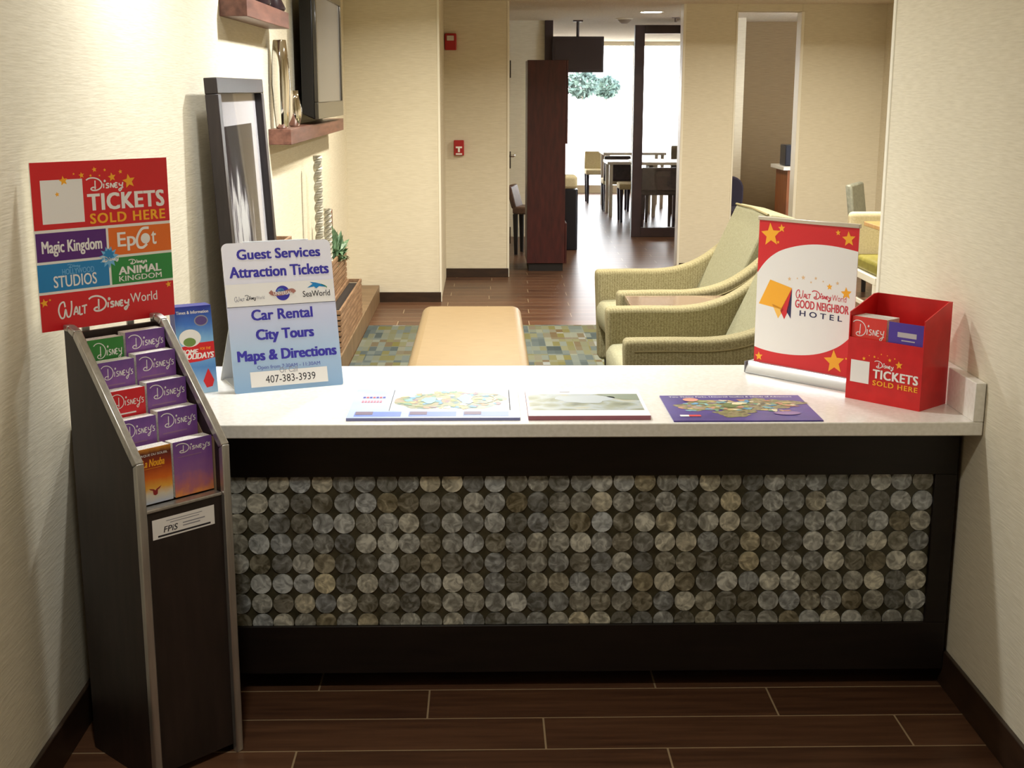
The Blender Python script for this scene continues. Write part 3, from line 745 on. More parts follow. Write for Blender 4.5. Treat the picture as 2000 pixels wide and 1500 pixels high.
blob(p, 'map_print', MAPA, 0.44, 0.44, 0.17, 0.28, 1, rough=.15); blob(p, 'map_print', MAPA, 0.73, 0.42, 0.19, 0.28, 2, rough=.15); blob(p, 'map_print', MAPA, 0.58, 0.36, 0.18, 0.26, 3, rough=.15)
for k in range(7): p.rect('map_print', pm('map_red', S(190, 60, 80), 0.5) if k % 2 else NAVY, 0.055 + 0.02 * k, 0.07 + 0.02 * k, 0.28, 0.33); p.rect('map_print', pm('map_pink', S(226, 120, 140), 0.5), 0.055 + 0.018 * k, 0.068 + 0.018 * k, 0.42, 0.49)
dk = pm('map_dusk', S(104, 84, 110), 0.5)
for a0 in (0.045, 0.36, 0.675): p.rect('map_print', dk, a0, a0 + 0.1, 0.80, 0.90)
rr = random.Random(11)
MC = [pm('map_ink%d' % i, S(*c), 0.45) for i, c in enumerate(((92, 150, 190), (110, 150, 120), (200, 178, 120), (196, 140, 110), (150, 160, 100), (120, 170, 176), (222, 214, 180), (140, 120, 130)))]
def scatter(p, n, a0, a1, b0, b1, ra, rb, cx=None):
    for k in range(n):
        while True:
            x, y = rr.uniform(-1, 1), rr.uniform(-1, 1)
            if x * x + y * y < 1: break
        p.lay += 0.04 - 0.2
        blob(p, 'map_print', rr.choice(MC), (a0 + a1) / 2 + x * (a1 - a0) / 2, (b0 + b1) / 2 + y * (b1 - b0) / 2, ra * rr.uniform(.4, 1), rb * rr.uniform(.4, 1), rr.randint(0, 9999), 16, 0.4)
scatter(p, 70, 0.27, 0.92, 0.10, 0.72, 0.03, 0.05)
p.lay += 0.3
blob(p, 'map_print', pm('map_lake', S(136, 176, 220), 0.4), 0.68, 0.38, 0.045, 0.16, 5); blob(p, 'map_print', pm('map_pond', S(140, 186, 186), 0.4), 0.46, 0.42, 0.05, 0.10, 6)
p.line('map_print', pm('map_path', S(236, 228, 190), 0.5), [(0.72, 0.3), (0.82, 0.25), (0.86, 0.4), (0.80, 0.52), (0.71, 0.48), (0.72, 0.3)], 0.008)
p.done()
p = pad('map_pad', 'green resort map pad with maroon edge, in middle of counter', 0.158, -0.205, 0.0, 0.303, 0.285, 0.011, PWHITE, pm('map_edge_maroon', S(150, 92, 106), 0.6))
p.rect('map_print', MAPB, 0.02, 0.97, 0.18, 0.80); p.lay = 2
blob(p, 'map_print', pm('map_haze', S(164, 174, 178), 0.4), 0.5, 0.38, 0.22, 0.17, 8); p.poly('map_print', pm('map_forest', S(106, 120, 96), 0.5), [(0.62, 0.18), (0.97, 0.18), (0.97, 0.42), (0.82, 0.40), (0.72, 0.32)])
p.rect('map_print', GREY, 0.3, 0.39, 0.07, 0.11)
p.done()
p = pad('map_poster', 'purple illustrated map sheet on counter, before the tall banner', 0.515, -0.228, 0.0, 0.37, 0.272, 0.003, VIO, VIO)
p.text('lettering', PWHITE, 'Two Theme Parks, Universal Studios & Islands of Adventure', 0.06, 0.94, 0.045, 0.10, 0.008)
for i, (a, b, ra, rb) in enumerate(((0.24, 0.42, 0.16, 0.2), (0.52, 0.45, 0.2, 0.22), (0.78, 0.38, 0.18, 0.18), (0.45, 0.72, 0.14, 0.14), (0.66, 0.25, 0.1, 0.1))):
    blob(p, 'map_print', MAPC, a, b, ra, rb, 20 + i, rough=0.35)
scatter(p, 80, 0.08, 0.93, 0.2, 0.72, 0.035, 0.045)
p.lay += 0.3
p.ell('map_print', pm('map_salmon', S(222, 150, 130), 0.4), 0.2, 0.2, 0.055, 0.07); p.ell('badge', pm('map_dusty', S(150, 120, 170), 0.4), 0.80, 0.74, 0.09, 0.07)
blob(p, 'map_print', pm('map_moss', S(104, 120, 62), 0.5), 0.46, 0.42, 0.06, 0.09, 31); blob(p, 'map_print', pm('map_cream', S(232, 222, 180), 0.5), 0.52, 0.36, 0.05, 0.05, 32)
p.rect('logo', PWHITE, 0.06, 0.2, 0.80, 0.86); p.lay += 0.3; p.rect('logo', RED, 0.12, 0.2, 0.80, 0.86)
p.done()

# table-top roll-up banner
BA = math.radians(-47.8)
ban = thing('counter_banner', 'red and white roll-up banner on a silver base at counter end', 'banner', (0.802, 0.343, ZC), BA)
MB().prism([(-0.002, 0.004), (0.0, 0.0), (0.06, 0.0), (0.062, 0.006), (0.05, 0.030), (0.038, 0.036), (0.014, 0.034), (0.004, 0.022)], (0.0, 0, 0), (0, 1, 0), (0, 0, 1), (0.338, 0, 0)).build('base', pm('banner_silver', S(206, 208, 212), 0.3, 0.6), ban, 0.002)
for x in (-0.004, 0.337): MB().box(x, x + 0.005, -0.001, 0.061, 0.001, 0.034).build('end_cap', pm('banner_cap', S(120, 122, 130), 0.4), ban, 0.002)
bsh = MB().box(0.013, 0.335, 0.022, 0.023, 0.03, 0.442).build('banner_sheet', CARD, ban)
MB().box(0.010, 0.338, 0.017, 0.028, 0.440, 0.451).build('top_rail', pm('banner_rail', S(206, 196, 178), 0.3, 0.4), ban, 0.002)
MB().tube([(0.17, 0.045, 0.03), (0.17, 0.036, 0.44)], 0.004).build('pole', ALU, ban)
p = Print(bsh, (0.013, 0.022, 0.03), (0.322, 0, 0), (0, 0, 0.412), 0.0004)
p.rect('background_print', RED, 0, 1, 0, 1); p.lay = 1
ov = smooth_path([(0, .37), (.06, .305), (.14, .245), (.25, .195), (.42, .155), (.6, .135), (.8, .137), (1, .155)], 4) + smooth_path([(1, .69), (.94, .745), (.85, .80), (.72, .85), (.58, .882), (.42, .90), (.25, .905), (.1, .898), (0, .885)], 4)
m = p.mb('background_print', PWHITE); c = p.P(0.5, 0.5)
for i in range(len(ov)): m.face([c, p.P(*ov[i]), p.P(*ov[(i + 1) % len(ov)])])
p.lay = 2
for a, b, r in ((0.125, 0.10, 0.105), (0.235, 0.05, 0.038), (0.205, 0.145, 0.016), (0.80, 0.045, 0.026), (0.905, 0.08, 0.066), (0.055, 0.95, 0.042), (0.83, 0.90, 0.105), (0.945, 0.865, 0.012)):
    p.star('star_print', GOLD, a, b, r, 0.1)
for a, b, r in ((.34, .385, .02), (.42, .375, .01), (.48, .365, .022), (.56, .39, .012), (.605, .36, .016), (.68, .375, .01), (.745, .405, .03), (.82, .375, .018), (.91, .435, .055)):
    p.star('star_print', pm('star_pale', S(232, 196, 150), 0.4) if r < .025 else GOLD, a, b, r, 0.1)
p.poly('logo', GOLD, [(0.14, 0.405), (0.37, 0.445), (0.275, 0.60), (0.03, 0.58)])
p.poly('logo', pm('gold_light', S(252, 196, 90), 0.4), [(0.17, 0.57), (0.30, 0.595), (0.24, 0.665)])
p.poly('logo', RED, [(0.37, 0.445), (0.345, 0.60), (0.305, 0.665), (0.26, 0.61)]); p.poly('logo', DNAVY, [(0.372, 0.45), (0.372, 0.655), (0.325, 0.61)])
PR = pm('print_rose', S(206, 54, 70), 0.4)
p.script('lettering', PR, 'Walt', 0.415, 0.565, 0.45, 0.505, 0.008); p.script('lettering', PR, 'Disney', 0.575, 0.765, 0.445, 0.505, 0.009)
p.text('lettering', PR, 'World', 0.775, 0.915, 0.455, 0.495, 0.002)
p.text('lettering', PR, 'GOOD NEIGHBOR', 0.41, 0.945, 0.517, 0.572, 0.02)
p.text('lettering', DNAVY, 'HOTEL', 0.46, 0.885, 0.588, 0.625, 0.025, 0, 1.6)
p.done()

# red leaflet box
XA = math.radians(-48.1)
bx = thing('leaflet_box', 'red cardboard ticket leaflet box at the wall end of counter', 'box', (1.008, 0.03, ZC), XA)
REDB = noisy('red_cardboard', [(0.3, S(196, 22, 24)), (0.7, S(214, 30, 32))], (1, 1, 1), 20, 2, 0.4)
BW, BD = 0.218, 0.13; t_ = 0.003
sp = [(0, 0), (BD, 0), (BD, 0.268), (BD - 0.02, 0.268), (0.0, 0.231)]
m = MB()
m.prism(sp, (0, 0, 0), (0, 1, 0), (0, 0, 1), (t_, 0, 0)); m.prism(sp, (BW - t_, 0, 0), (0, 1, 0), (0, 0, 1), (t_, 0, 0))
m.box(t_, BW - t_, BD - t_, BD, 0, 0.268); m.box(t_, BW - t_, 0, BD - t_, 0, t_)
m.build('carton', REDB, bx)
bfp = MB().box(t_, BW - t_, 0.0, t_, t_, 0.165).build('front_panel', REDB, bx)
MB().box(BW * 0.5 - 0.001, BW * 0.5 + 0.001, 0.004, 0.06, 0.02, 0.15).build('divider', REDB, bx)
m = MB(); m.box(t_, BW - t_, 0.075, 0.0765, t_, 0.2); m.build('pocket_back', REDB, bx)
p = Print(bfp, (0, 0, 0), (BW, 0, 0), (0, 0, 0.168), 0.0005)
z = lambda q: 1 - q / 0.168
p.rect('background_print', PWHITE, 0.055, 0.31, z(0.106), z(0.047)); p.lay = 1
p.script('lettering', PWHITE, 'Disney', 0.375, 0.63, z(0.112), z(0.092), 0.009)
p.text('lettering', PWHITE, 'TICKETS', 0.36, 0.96, z(0.089), z(0.066), 0.035, 0, 1.1)
p.text('lettering', GOLD, 'SOLD HERE', 0.365, 0.96, z(0.060), z(0.047), 0.03, 0, 1.15)
for a, q, r in ((.70, .110, .05), (.575, .119, .025), (.64, .125, .013), (.54, .13, .01), (.46, .131, .011), (.37, .122, .018), (.30, .123, .009), (.23, .113, .026), (.42, .12, .008)):
    p.star('star_print', GOLD, a, z(q), r)
p.done()
def in_box(x, y, zz):
    return (1.008 + x * math.cos(XA) - y * math.sin(XA), 0.03 + x * math.sin(XA) + y * math.cos(XA), ZC + zz)
brochure('redo', 0, 0.102, 0, 0, 0.062, 'red brochures filling one pocket of the red box', 0.217, in_box(0.0045, 0.006, 0.0035), XA, 'brochures in the red box')
brochure('violet', 0, 0.1, 0, 0, 0.004, 'violet leaflet beside red brochures in the red box', 0.215, in_box(0.113, 0.006, 0.0035), XA, 'brochures in the red box')

# ================================================================== LEFT WALL
SHELF_E = noisy('walnut', [(0.3, S(84, 50, 40)), (0.7, S(120, 80, 66))], (8, 1, 8), 5, 4, 0.4)
SHELF_LIT = noisy('walnut_lit_front', [(0.3, S(110, 74, 62)), (0.7, S(140, 100, 86))], (8, 1, 8), 5, 4, 0.35)  # lighter walnut, sheen of the lit front put into its colour; unassigned
for (y0, y1, z0, z1, lab) in ((2.89, 5.22, 1.303, 1.375, 'long brown floating shelf under the wall television'), (1.85, 2.95, 1.828, 1.90, 'short brown floating shelf high above the leaning picture')):
    o = MB().box(-0.955, -0.85, y0, y1, z0, z1).build('floating_shelf', SHELF_E, None, 0.002)
    tag(o, lab, 'shelf', 'floating shelves')
CHROME = pm('chrome', S(226, 222, 214), 0.06, 1.0)
vase = MB().lathe([(0.03, 0), (0.034, 0.01), (0.043, 0.1), (0.049, 0.2), (0.045, 0.29), (0.034, 0.40), (0.032, 0.405), (0.028, 0.40), (0.03, 0.36), (0, 0.35)], (0, 0, 0), 32, 0.9, 1.0).build('vase', CHROME, None, smooth=True)
vase.location = (-0.90, 2.965, 1.3755); tag(vase, 'tall mirror-bright vase on the long floating shelf', 'vase')
v2 = MB().lathe([(0.02, 0), (0.026, 0.005), (0.038, 0.05), (0.04, 0.085), (0.026, 0.14), (0.024, 0.175), (0.022, 0.172), (0.024, 0.13), (0, 0.12)], (0, 0, 0), 28).build('vase', CHROME, None, smooth=True)
v2.location = (-0.895, 3.33, 1.3755); tag(v2, 'small silver vase tucked beside the television on the shelf', 'vase')
DKC = pm('dark_ceramic', S(38, 26, 30), 0.25)
for y, lab, sx in ((2.42, 'dark pot whose foot shows on the upper shelf, nearer its end', 1.0), (2.80, 'dark flared pot on the upper shelf, next to the television', 1.15)):
    o = MB().lathe([(0.045 * sx, 0), (0.05 * sx, 0.01), (0.03, 0.07), (0.022, 0.16), (0.03, 0.2), (0, 0.2)], (0, 0, 0), 24).build('pot', DKC, None, smooth=True)
    o.location = (-0.898, y, 1.9005); tag(o, lab, 'pot', 'pots on the upper shelf')
# television
tv = thing('television', 'flat black television on the left-side wall above long shelf'.replace('left-side ', 'woven paper '), 'television', (-0.82, 4.33, 1.40))
BLK = pm('black_plastic', S(16, 16, 20), 0.3)
TY = 0.62
m = MB(); m.hexa([(-0.09, -TY + .03, 0.03), (-0.02, -TY, 0), (-0.02, TY, 0), (-0.09, TY - .03, 0.03), (-0.09, -TY + .03, 0.66), (-0.02, -TY, 0.69), (-0.02, TY, 0.69), (-0.09, TY - .03, 0.66)]); m.build('housing', BLK, tv, 0.006)
m = MB(); m.box(-0.02, 0, -TY, TY, 0, 0.09); m.box(-0.02, 0, -TY, TY, 0.645, 0.69); m.box(-0.02, 0, -TY, -TY + 0.045, 0.09, 0.645); m.box(-0.02, 0, TY - 0.045, TY, 0.09, 0.645)
m.build('bezel', pm('tv_bezel', S(60, 56, 48), 0.18, 0.0, 0.6), tv, 0.004)
MB().box(-0.019, -0.008, -TY + 0.045, TY - 0.045, 0.09, 0.645).build('screen', pm('tv_screen', S(96, 96, 98), 0.16, 0.0, 0.7), tv)
MB().box(-0.132, -0.09, -0.2, 0.2, 0.15, 0.5).build('wall_bracket', BLK, tv)
# leaning picture
pic = thing('framed_picture', 'large black-framed black and white picture leaning against the wall', 'picture', (-0.83, 1.73, 0.1315))
ln = math.atan2(0.075, 1.46); PHT = 1.465; HW = 0.475
upv = V((-math.sin(ln), 0, math.cos(ln))); nrm = V((math.cos(ln), 0, math.sin(ln)))
def pbox(m, y0, y1, h0, h1, d0, d1):
    c = []
    for h in (h0, h1):
        for d_, y in ((d0, y0), (d1, y0), (d1, y1), (d0, y1)): c.append(upv * h + nrm * d_ + V((0, y, 0)))
    m.hexa(c)
FRB = noisy('frame_black', [(0.3, S(28, 22, 24)), (0.7, S(44, 36, 36))], (8, 8, 1), 6, 3, 0.3)
m = MB(); pbox(m, -HW, HW, PHT - 0.055, PHT, 0, 0.045); pbox(m, -HW, HW, 0, 0.055, 0, 0.045); pbox(m, -HW, -HW + 0.055, 0.055, PHT - 0.055, 0, 0.045); pbox(m, HW - 0.055, HW, 0.055, PHT - 0.055, 0, 0.045)
m.build('frame', FRB, pic, 0.003)
m = MB(); pbox(m, -HW + .055, HW - .055, 0.055, PHT - .055, 0.012, 0.016); m.build('mat_board', pm('mat_white', S(222, 220, 226), 0.7), pic)
def photo_mat():
    m = pm('photo_print', S(80, 78, 84), 0.5)
    nodes, links, b = nt(m)
    t = nodes.new('ShaderNodeTexCoord'); sp_ = nodes.new('ShaderNodeSeparateXYZ'); links.new(t.outputs['Generated'], sp_.inputs[0])
    mp = nodes.new('ShaderNodeMapping'); mp.inputs['Scale'].default_value = (1, 5, 0.8); links.new(t.outputs['Generated'], mp.inputs[0])
    no = N(m, 'ShaderNodeTexNoise', Scale=2.2, Detail=5.0, Distortion=0.6); links.new(mp.outputs[0], no.inputs['Vector'])
    hi = math_node(m, 'MAXIMUM', math_node(m, 'SUBTRACT', sp_.outputs[2], 0.72), 0.0)
    d1 = math_node(m, 'SUBTRACT', no.outputs['Fac'], math_node(m, 'MULTIPLY', hi, 2.2))
    d2 = math_node(m, 'SUBTRACT', d1, math_node(m, 'MULTIPLY', math_node(m, 'MAXIMUM', math_node(m, 'SUBTRACT', sp_.outputs[1], 0.35), 0.0), 0.5))
    links.new(ramp(m, d2, [(0.18, S(26, 24, 30)), (0.36, S(60, 57, 66)), (0.42, S(170, 168, 176)), (0.46, S(250, 250, 250)), (0.56, S(250, 250, 250)), (0.62, S(120, 116, 126))]), b.inputs['Base Color'])
    return m
m = MB(); pbox(m, -HW + .20, HW - .20, 0.2, PHT - .17, 0.017, 0.018); m.build('photo_print', photo_mat(), pic)
m = MB(); pbox(m, -HW + .055, HW - .055, 0.055, PHT - .055, 0.024, 0.026); m.build('pane', GLASS, pic)
# low ledge with slatted boxes and plants
ledge = MB().box(-0.953, -0.735, 0.95, 6.372, 0, 0.13).build('display_ledge', noisy('taupe_ledge', [(0.3, S(104, 82, 58)), (0.7, S(128, 104, 76))], (1, 3, 1), 4, 3, 0.5), None, 0.004)
tag(ledge, 'low brown display ledge along the wall by the carpet', 'ledge')
SLW = noisy('slat_wood', [(0.3, S(112, 84, 60)), (0.7, S(152, 120, 90))], (8, 1, 8), 6, 4, 0.6)
def slatted(label, x0, x1, y0, y1, z0, z1, n):
    o = thing('slatted_planter', label, 'planter', ((x0 + x1) / 2, (y0 + y1) / 2, z0), 0, 'slatted planters on the ledge')
    hx, hy, H_ = (x1 - x0) / 2, (y1 - y0) / 2, z1 - z0
    m = MB(); m.box(-hx + .008, hx - .008, -hy + .008, hy - .008, 0, H_ * 0.86); m.build('liner', pm('planter_liner', S(34, 26, 22), 0.8), o)
    m = MB(); st = H_ / n
    for k in range(n):
        z_ = k * st
        m.box(hx - 0.012, hx, -hy, hy, z_, z_ + st * 0.72); m.box(-hx, -hx + 0.012, -hy, hy, z_, z_ + st * 0.72)
        m.box(-hx + .012, hx - .012, -hy, -hy + 0.012, z_, z_ + st * 0.72); m.box(-hx + .012, hx - .012, hy - 0.012, hy, z_, z_ + st * 0.72)
    m.build('slat', SLW, o)
    return o
slatted('taller slatted wood planter on the ledge, plants in it', -0.952, -0.835, 3.85, 5.05, 0.1305, 0.58, 14)
slatted('shorter slatted wood planter before the taller one', -0.832, -0.742, 3.80, 5.05, 0.1305, 0.375, 8)
TW = noisy('silver_twist', [(0.3, S(150, 146, 132)), (0.7, S(186, 182, 168))], (1, 1, 1), 30, 2, 0.35, metal=0.4)
for x, y, z1, r, lab in ((-0.87, 4.0, 1.20, 0.026, 'tall twisted silver rod standing in the slatted planter'), (-0.865, 4.35, 0.88, 0.024, 'shorter twisted silver rod standing in slatted planter')):
    m = MB(); z0 = 0.5175; n = 46
    m.tube([(0, 0, 0.0 + (z1 - z0) * i / n) for i in range(n + 1)], r, 4, 0.42)
    o = m.build('twisted_rod', TW); o.location = (x, y, z0); tag(o, lab, 'ornament', 'twisted silver rods')
pl = thing('succulent', 'bushy green plant growing in the taller slatted planter', 'plant', (-0.875, 4.72, 0.5175))
m = MB(); rnd = random.Random(5)
for k in range(150):
    a = rnd.uniform(0, 2 * PI); el = rnd.uniform(0.1, 1.45); L = rnd.uniform(0.08, 0.27)
    b0 = V((rnd.uniform(-.03, .03), rnd.uniform(-.16, .16), rnd.uniform(-0.02, 0.05)))
    d_ = V((math.cos(a) * math.cos(el) * 0.35, math.sin(a) * math.cos(el), math.sin(el)))
    sd = d_.cross(V((0, 0, 1))).normalized() * rnd.uniform(.012, .024); mid = b0 + d_ * L * 0.6; tip = b0 + d_ * L - V((0, 0, L * 0.18))
    m.face([b0, mid - sd, tip, mid + sd])
m.build('foliage', noisy('succulent_green', [(0.3, S(64, 100, 70)), (0.7, S(120, 150, 116))], (1, 1, 1), 30, 2, 0.5), pl)
# curved wood ornament behind the plant
m = MB(); m.prism([(0, 0), (0.18, 0.0), (0.18, 0.30), (0.10, 0.27), (0.03, 0.2)], (0, 0, 0), (0, 1, 0), (0, 0, 1), (0.03, 0, 0))
o = m.build('wood_ornament', SHELF_E, None, 0.006); o.location = (-0.946, 4.865, 0.5175); tag(o, 'curved dark wood ornament rising behind the green plant', 'ornament')
m = MB()
for k in range(7): m.box(0, 0.10, 0.03 * k, 0.03 * k + 0.02, 0, 0.20 - 0.012 * abs(k - 3))
m.box(0.04, 0.06, 0, 0.2, 0, 0.04)
o = slatted('grey slatted box between the leaning picture and the rods', -0.945, -0.83, 2.32, 2.66, 0.1305, 0.915, 18); o.name = 'slatted_box'
if 'group' in o: del o['group']

# ================================================================== LOUNGE
rug = MB().box(-0.73, 2.45, 0.9, 5.35, 0.0005, 0.008).build('area_rug', RUG); tag(rug, 'grey green patchwork rug under the ottoman and armchairs', 'rug')
TAN = noisy('tan_vinyl', [(0.25, S(118, 98, 66)), (0.75, S(146, 122, 86))], (3, 60, 3), 4, 4, 0.42, 0.12, dist=0.002)
ott = thing('ottoman', 'long tan upholstered ottoman bench on the patchwork rug', 'ottoman', (-0.02, 2.78, 0.008))
m = MB()
def rrect(hx, hy, r, n=6):
    pts = []
    for cx, cy, a0 in ((hx - r, hy - r, 0), (-hx + r, hy - r, PI / 2), (-hx + r, -hy + r, PI), (hx - r, -hy + r, 1.5 * PI)):
        for i in range(n + 1): pts.append((cx + r * math.cos(a0 + PI / 2 * i / n), cy + r * math.sin(a0 + PI / 2 * i / n)))
    return pts
m.prism(rrect(0.265, 0.86, 0.06), (0, 0, 0.10), (1, 0, 0), (0, 1, 0), (0, 0, 0.315)); m.build('upholstery', TAN, ott, 0.045, 5)
for sx in (-1, 1):
    for sy in (-1, 1): MB().box(sx * 0.2 - .025, sx * 0.2 + .025, sy * .78 - .025, sy * .78 + .025, 0, 0.10).build('leg', DARK_WOOD, ott)

def fabric():
    m = pm('striped_fabric', S(160, 150, 112), 0.85, spec=0.2)
    nodes, links, b = nt(m)
    t = nodes.new('ShaderNodeTexCoord'); sp_ = nodes.new('ShaderNodeSeparateXYZ'); links.new(t.outputs['Object'], sp_.inputs[0])
    wv = math_node(m, 'SINE', math_node(m, 'MULTIPLY', math_node(m, 'ADD', sp_.outputs[0], math_node(m, 'MULTIPLY', sp_.outputs[1], 0.25)), 480))
    no = N(m, 'ShaderNodeTexNoise', Scale=220.0, Detail=2.0); links.new(t.outputs['Object'], no.inputs['Vector'])
    f = math_node(m, 'ADD', math_node(m, 'MULTIPLY', wv, 0.07), no.outputs['Fac'])
    links.new(ramp(m, f, [(0.3, S(116, 106, 74)), (0.7, S(152, 144, 110))]), b.inputs['Base Color'])
    return m
FAB = fabric()
FAB2 = noisy('plain_fabric', [(0.3, S(132, 128, 100)), (0.7, S(150, 147, 120))], (1, 1, 1), 120, 2, 0.85, spec=0.2)
WELT = pm('welt_cord', S(134, 122, 84), 0.8)
def armchair(label, loc, Wd):
    o = thing('armchair', label, 'armchair', loc, 0, 'striped armchairs on the rug')
    aw = 0.10
    top = smooth_path([(0.0, 0.61), (0.18, 0.612), (0.34, 0.612), (0.46, 0.63), (0.56, 0.67), (0.66, 0.74), (0.74, 0.82)], 4)
    pr = [(0.02, 0.13), (0.0, 0.56)] + [(x, z_) for x, z_ in top] + [(0.84, 0.82), (0.84, 0.13)]
    for s in (-1, 1):
        y0 = Wd / 2 - aw if s > 0 else -Wd / 2
        MB().prism(pr, (0, y0, 0), (1, 0, 0), (0, 0, 1), (0, aw, 0)).build('arm', FAB, o, 0.034, 5)
        ye = s * (Wd / 2 + 0.001)
        a = MB(); a.tube([(x + 0.005, ye, z_ - 0.042) for x, z_ in top if x > 0.02], 0.0035, 6); a.build('piping', WELT, o)
    hw = Wd / 2 - aw - 0.002
    MB().box(0.05, 0.72, -hw, hw, 0.14, 0.31).build('seat_base', FAB, o, 0.015)
    m = MB(); m.prism([(0.015, 0.31), (0.0, 0.36), (0.0, 0.42), (0.02, 0.455), (0.3, 0.468), (0.54, 0.455), (0.54, 0.31)], (0, -hw, 0), (1, 0, 0), (0, 0, 1), (0, 2 * hw, 0)); m.build('seat_cushion', FAB2, o, 0.018, 3)
    bp = [(0.505, 0.43), (0.515, 0.47), (0.735, 0.955), (0.755, 0.965), (0.885, 0.94), (0.90, 0.925), (0.86, 0.5), (0.84, 0.16), (0.66, 0.16)]
    MB().prism(bp, (0, -hw + 0.004, 0), (1, 0, 0), (0, 0, 1), (0, 2 * hw - 0.008, 0)).build('backrest', FAB2, o, 0.018, 3)
    e = MB(); e.tube([(0.735, -hw + .01, 0.962), (0.74, 0, 0.968), (0.735, hw - .01, 0.962)], 0.006, 6); e.build('piping', WELT, o)
    for x in (0.08, 0.76):
        for s in (-1, 1): MB().lathe([(0.018, 0), (0.028, 0.14)], (x, s * (Wd / 2 - 0.06), 0), 10).build('leg', DARK_WOOD, o)
    return o
armchair('striped armchair nearer the reception desk, behind the banner', (0.585, 2.0, 0.0085), 0.86)
armchair('striped armchair farther from desk, beyond the side table', (0.662, 3.22, 0.0085), 0.86).rotation_euler = (0, 0, math.radians(3))
tb = thing('side_table', 'small glossy side table between the two striped armchairs', 'table', (0.95, 2.61, 0.0085))
TT = pm('table_top_gloss', S(132, 112, 92), 0.08, 0, 0.6)
MB().box(-0.24, 0.24, -0.155, 0.155, 0.575, 0.60).build('table_top', TT, tb, 0.003)
for x in (-0.21, 0.21):
    for y in (-0.12, 0.12): MB().box(x - .016, x + .016, y - .016, y + .016, 0, 0.575).build('leg', pm('table_leg_wood', S(120, 92, 70), 0.4), tb)

# pieces beyond the end of the wall
CREAMF = noisy('cream_fabric', [(0.3, S(196, 184, 146)), (0.7, S(214, 202, 166))], (1, 1, 1), 90, 2, 0.8)
OLIVE = noisy('olive_vinyl', [(0.3, S(128, 122, 52)), (0.7, S(150, 142, 66))], (1, 1, 1), 30, 2, 0.5)
wc = thing('guest_chair', 'cream-backed chair with olive seat and white legs, by the wall end', 'chair', (2.95, 5.2, 0))
m = MB(); m.box(-0.42, 0.35, 0.30, 0.40, 0.40, 0.748); m.build('backrest', CREAMF, wc, 0.03, 3)
m = MB(); m.box(-0.38, 0.35, -0.22, 0.30, 0.38, 0.47); m.build('seat', OLIVE, wc, 0.025, 3)
m = MB(); m.box(-0.40, 0.35, -0.25, 0.34, 0.33, 0.378); m.build('seat_frame', WHITE_TRIM, wc, 0.004)
for x in (-0.38, 0.33):
    for y in (-0.23, 0.32): MB().box(x - .02, x + .02, y - .02, y + .02, 0, 0.33).build('leg', WHITE_TRIM, wc)
m = MB(); m.box(-0.39, -0.37, -0.21, 0.30, 0.16, 0.185); m.build('stretcher', WHITE_TRIM, wc)
wt = thing('wood_table', 'honey wood topped table beside the cream-backed chair', 'table', (3.0, 4.5, 0))
m = MB(); m.prism([(-0.54, 0.45), (0.3, 0.45), (0.3, -0.5), (-0.51, -0.5)], (0, 0, 0.715), (1, 0, 0), (0, 1, 0), (0, 0, 0.028)); m.build('table_top', noisy('honey_wood', [(0.3, S(196, 150, 88)), (0.7, S(214, 172, 108))], (2, 12, 2), 4, 3, 0.3), wt, 0.004)
m = MB(); m.lathe([(0.2, 0), (0.2, 0.015), (0.03, 0.03), (0.03, 0.7), (0.1, 0.714)], (0.1, -0.15, 0), 20); m.build('pedestal', pm('pedestal_grey', S(120, 116, 112), 0.4, 0.5), wt, smooth=True)
gc = thing('dining_chair', 'grey dining chair back showing above the cream-backed chair', 'chair', (3.12, 6.6, 0))
GREYF = noisy('grey_vinyl', [(0.3, S(118, 120, 108)), (0.7, S(140, 142, 128))], (1, 1, 1), 40, 2, 0.5)
def diner(o, seat_m, back_m, leg_m, sw=0.44, sh=0.46, bh=0.90, facing=1, lean_=0.06):
    h_ = sw / 2
    MB().box(-h_, h_, -h_, h_, sh - 0.07, sh).build('seat', seat_m, o, 0.015)
    y = h_ * facing
    MB().hexa([(-h_, y - .04, sh - .02), (h_, y - .04, sh - .02), (h_, y + .01, sh - .02), (-h_, y + .01, sh - .02), (-h_ + .01, y - .04 + lean_ * facing, bh), (h_ - .01, y - .04 + lean_ * facing, bh), (h_ - .01, y + .01 + lean_ * facing, bh), (-h_ + .01, y + .01 + lean_ * facing, bh)]).build('backrest', back_m, o, 0.015)
    for sx in (-1, 1):
        for sy in (-1, 1): MB().hexa([(sx * (h_ - .03) - .014, sy * (h_ - .03) - .014, 0), (sx * (h_ - .03) + .014, sy * (h_ - .03) - .014, 0), (sx * (h_ - .03) + .014, sy * (h_ - .03) + .014, 0), (sx * (h_ - .03) - .014, sy * (h_ - .03) + .014, 0), (sx * (h_ - .025) - .021, sy * (h_ - .025) - .021, sh - .07), (sx * (h_ - .025) + .021, sy * (h_ - .025) - .021, sh - .07), (sx * (h_ - .025) + .021, sy * (h_ - .025) + .021, sh - .07), (sx * (h_ - .025) - .021, sy * (h_ - .025) + .021, sh - .07)]).build('leg', leg_m, o)
    return o
diner(gc, GREYF, GREYF, DARK_WOOD, facing=1, bh=0.86); gc.rotation_euler = (0, 0, math.radians(62))

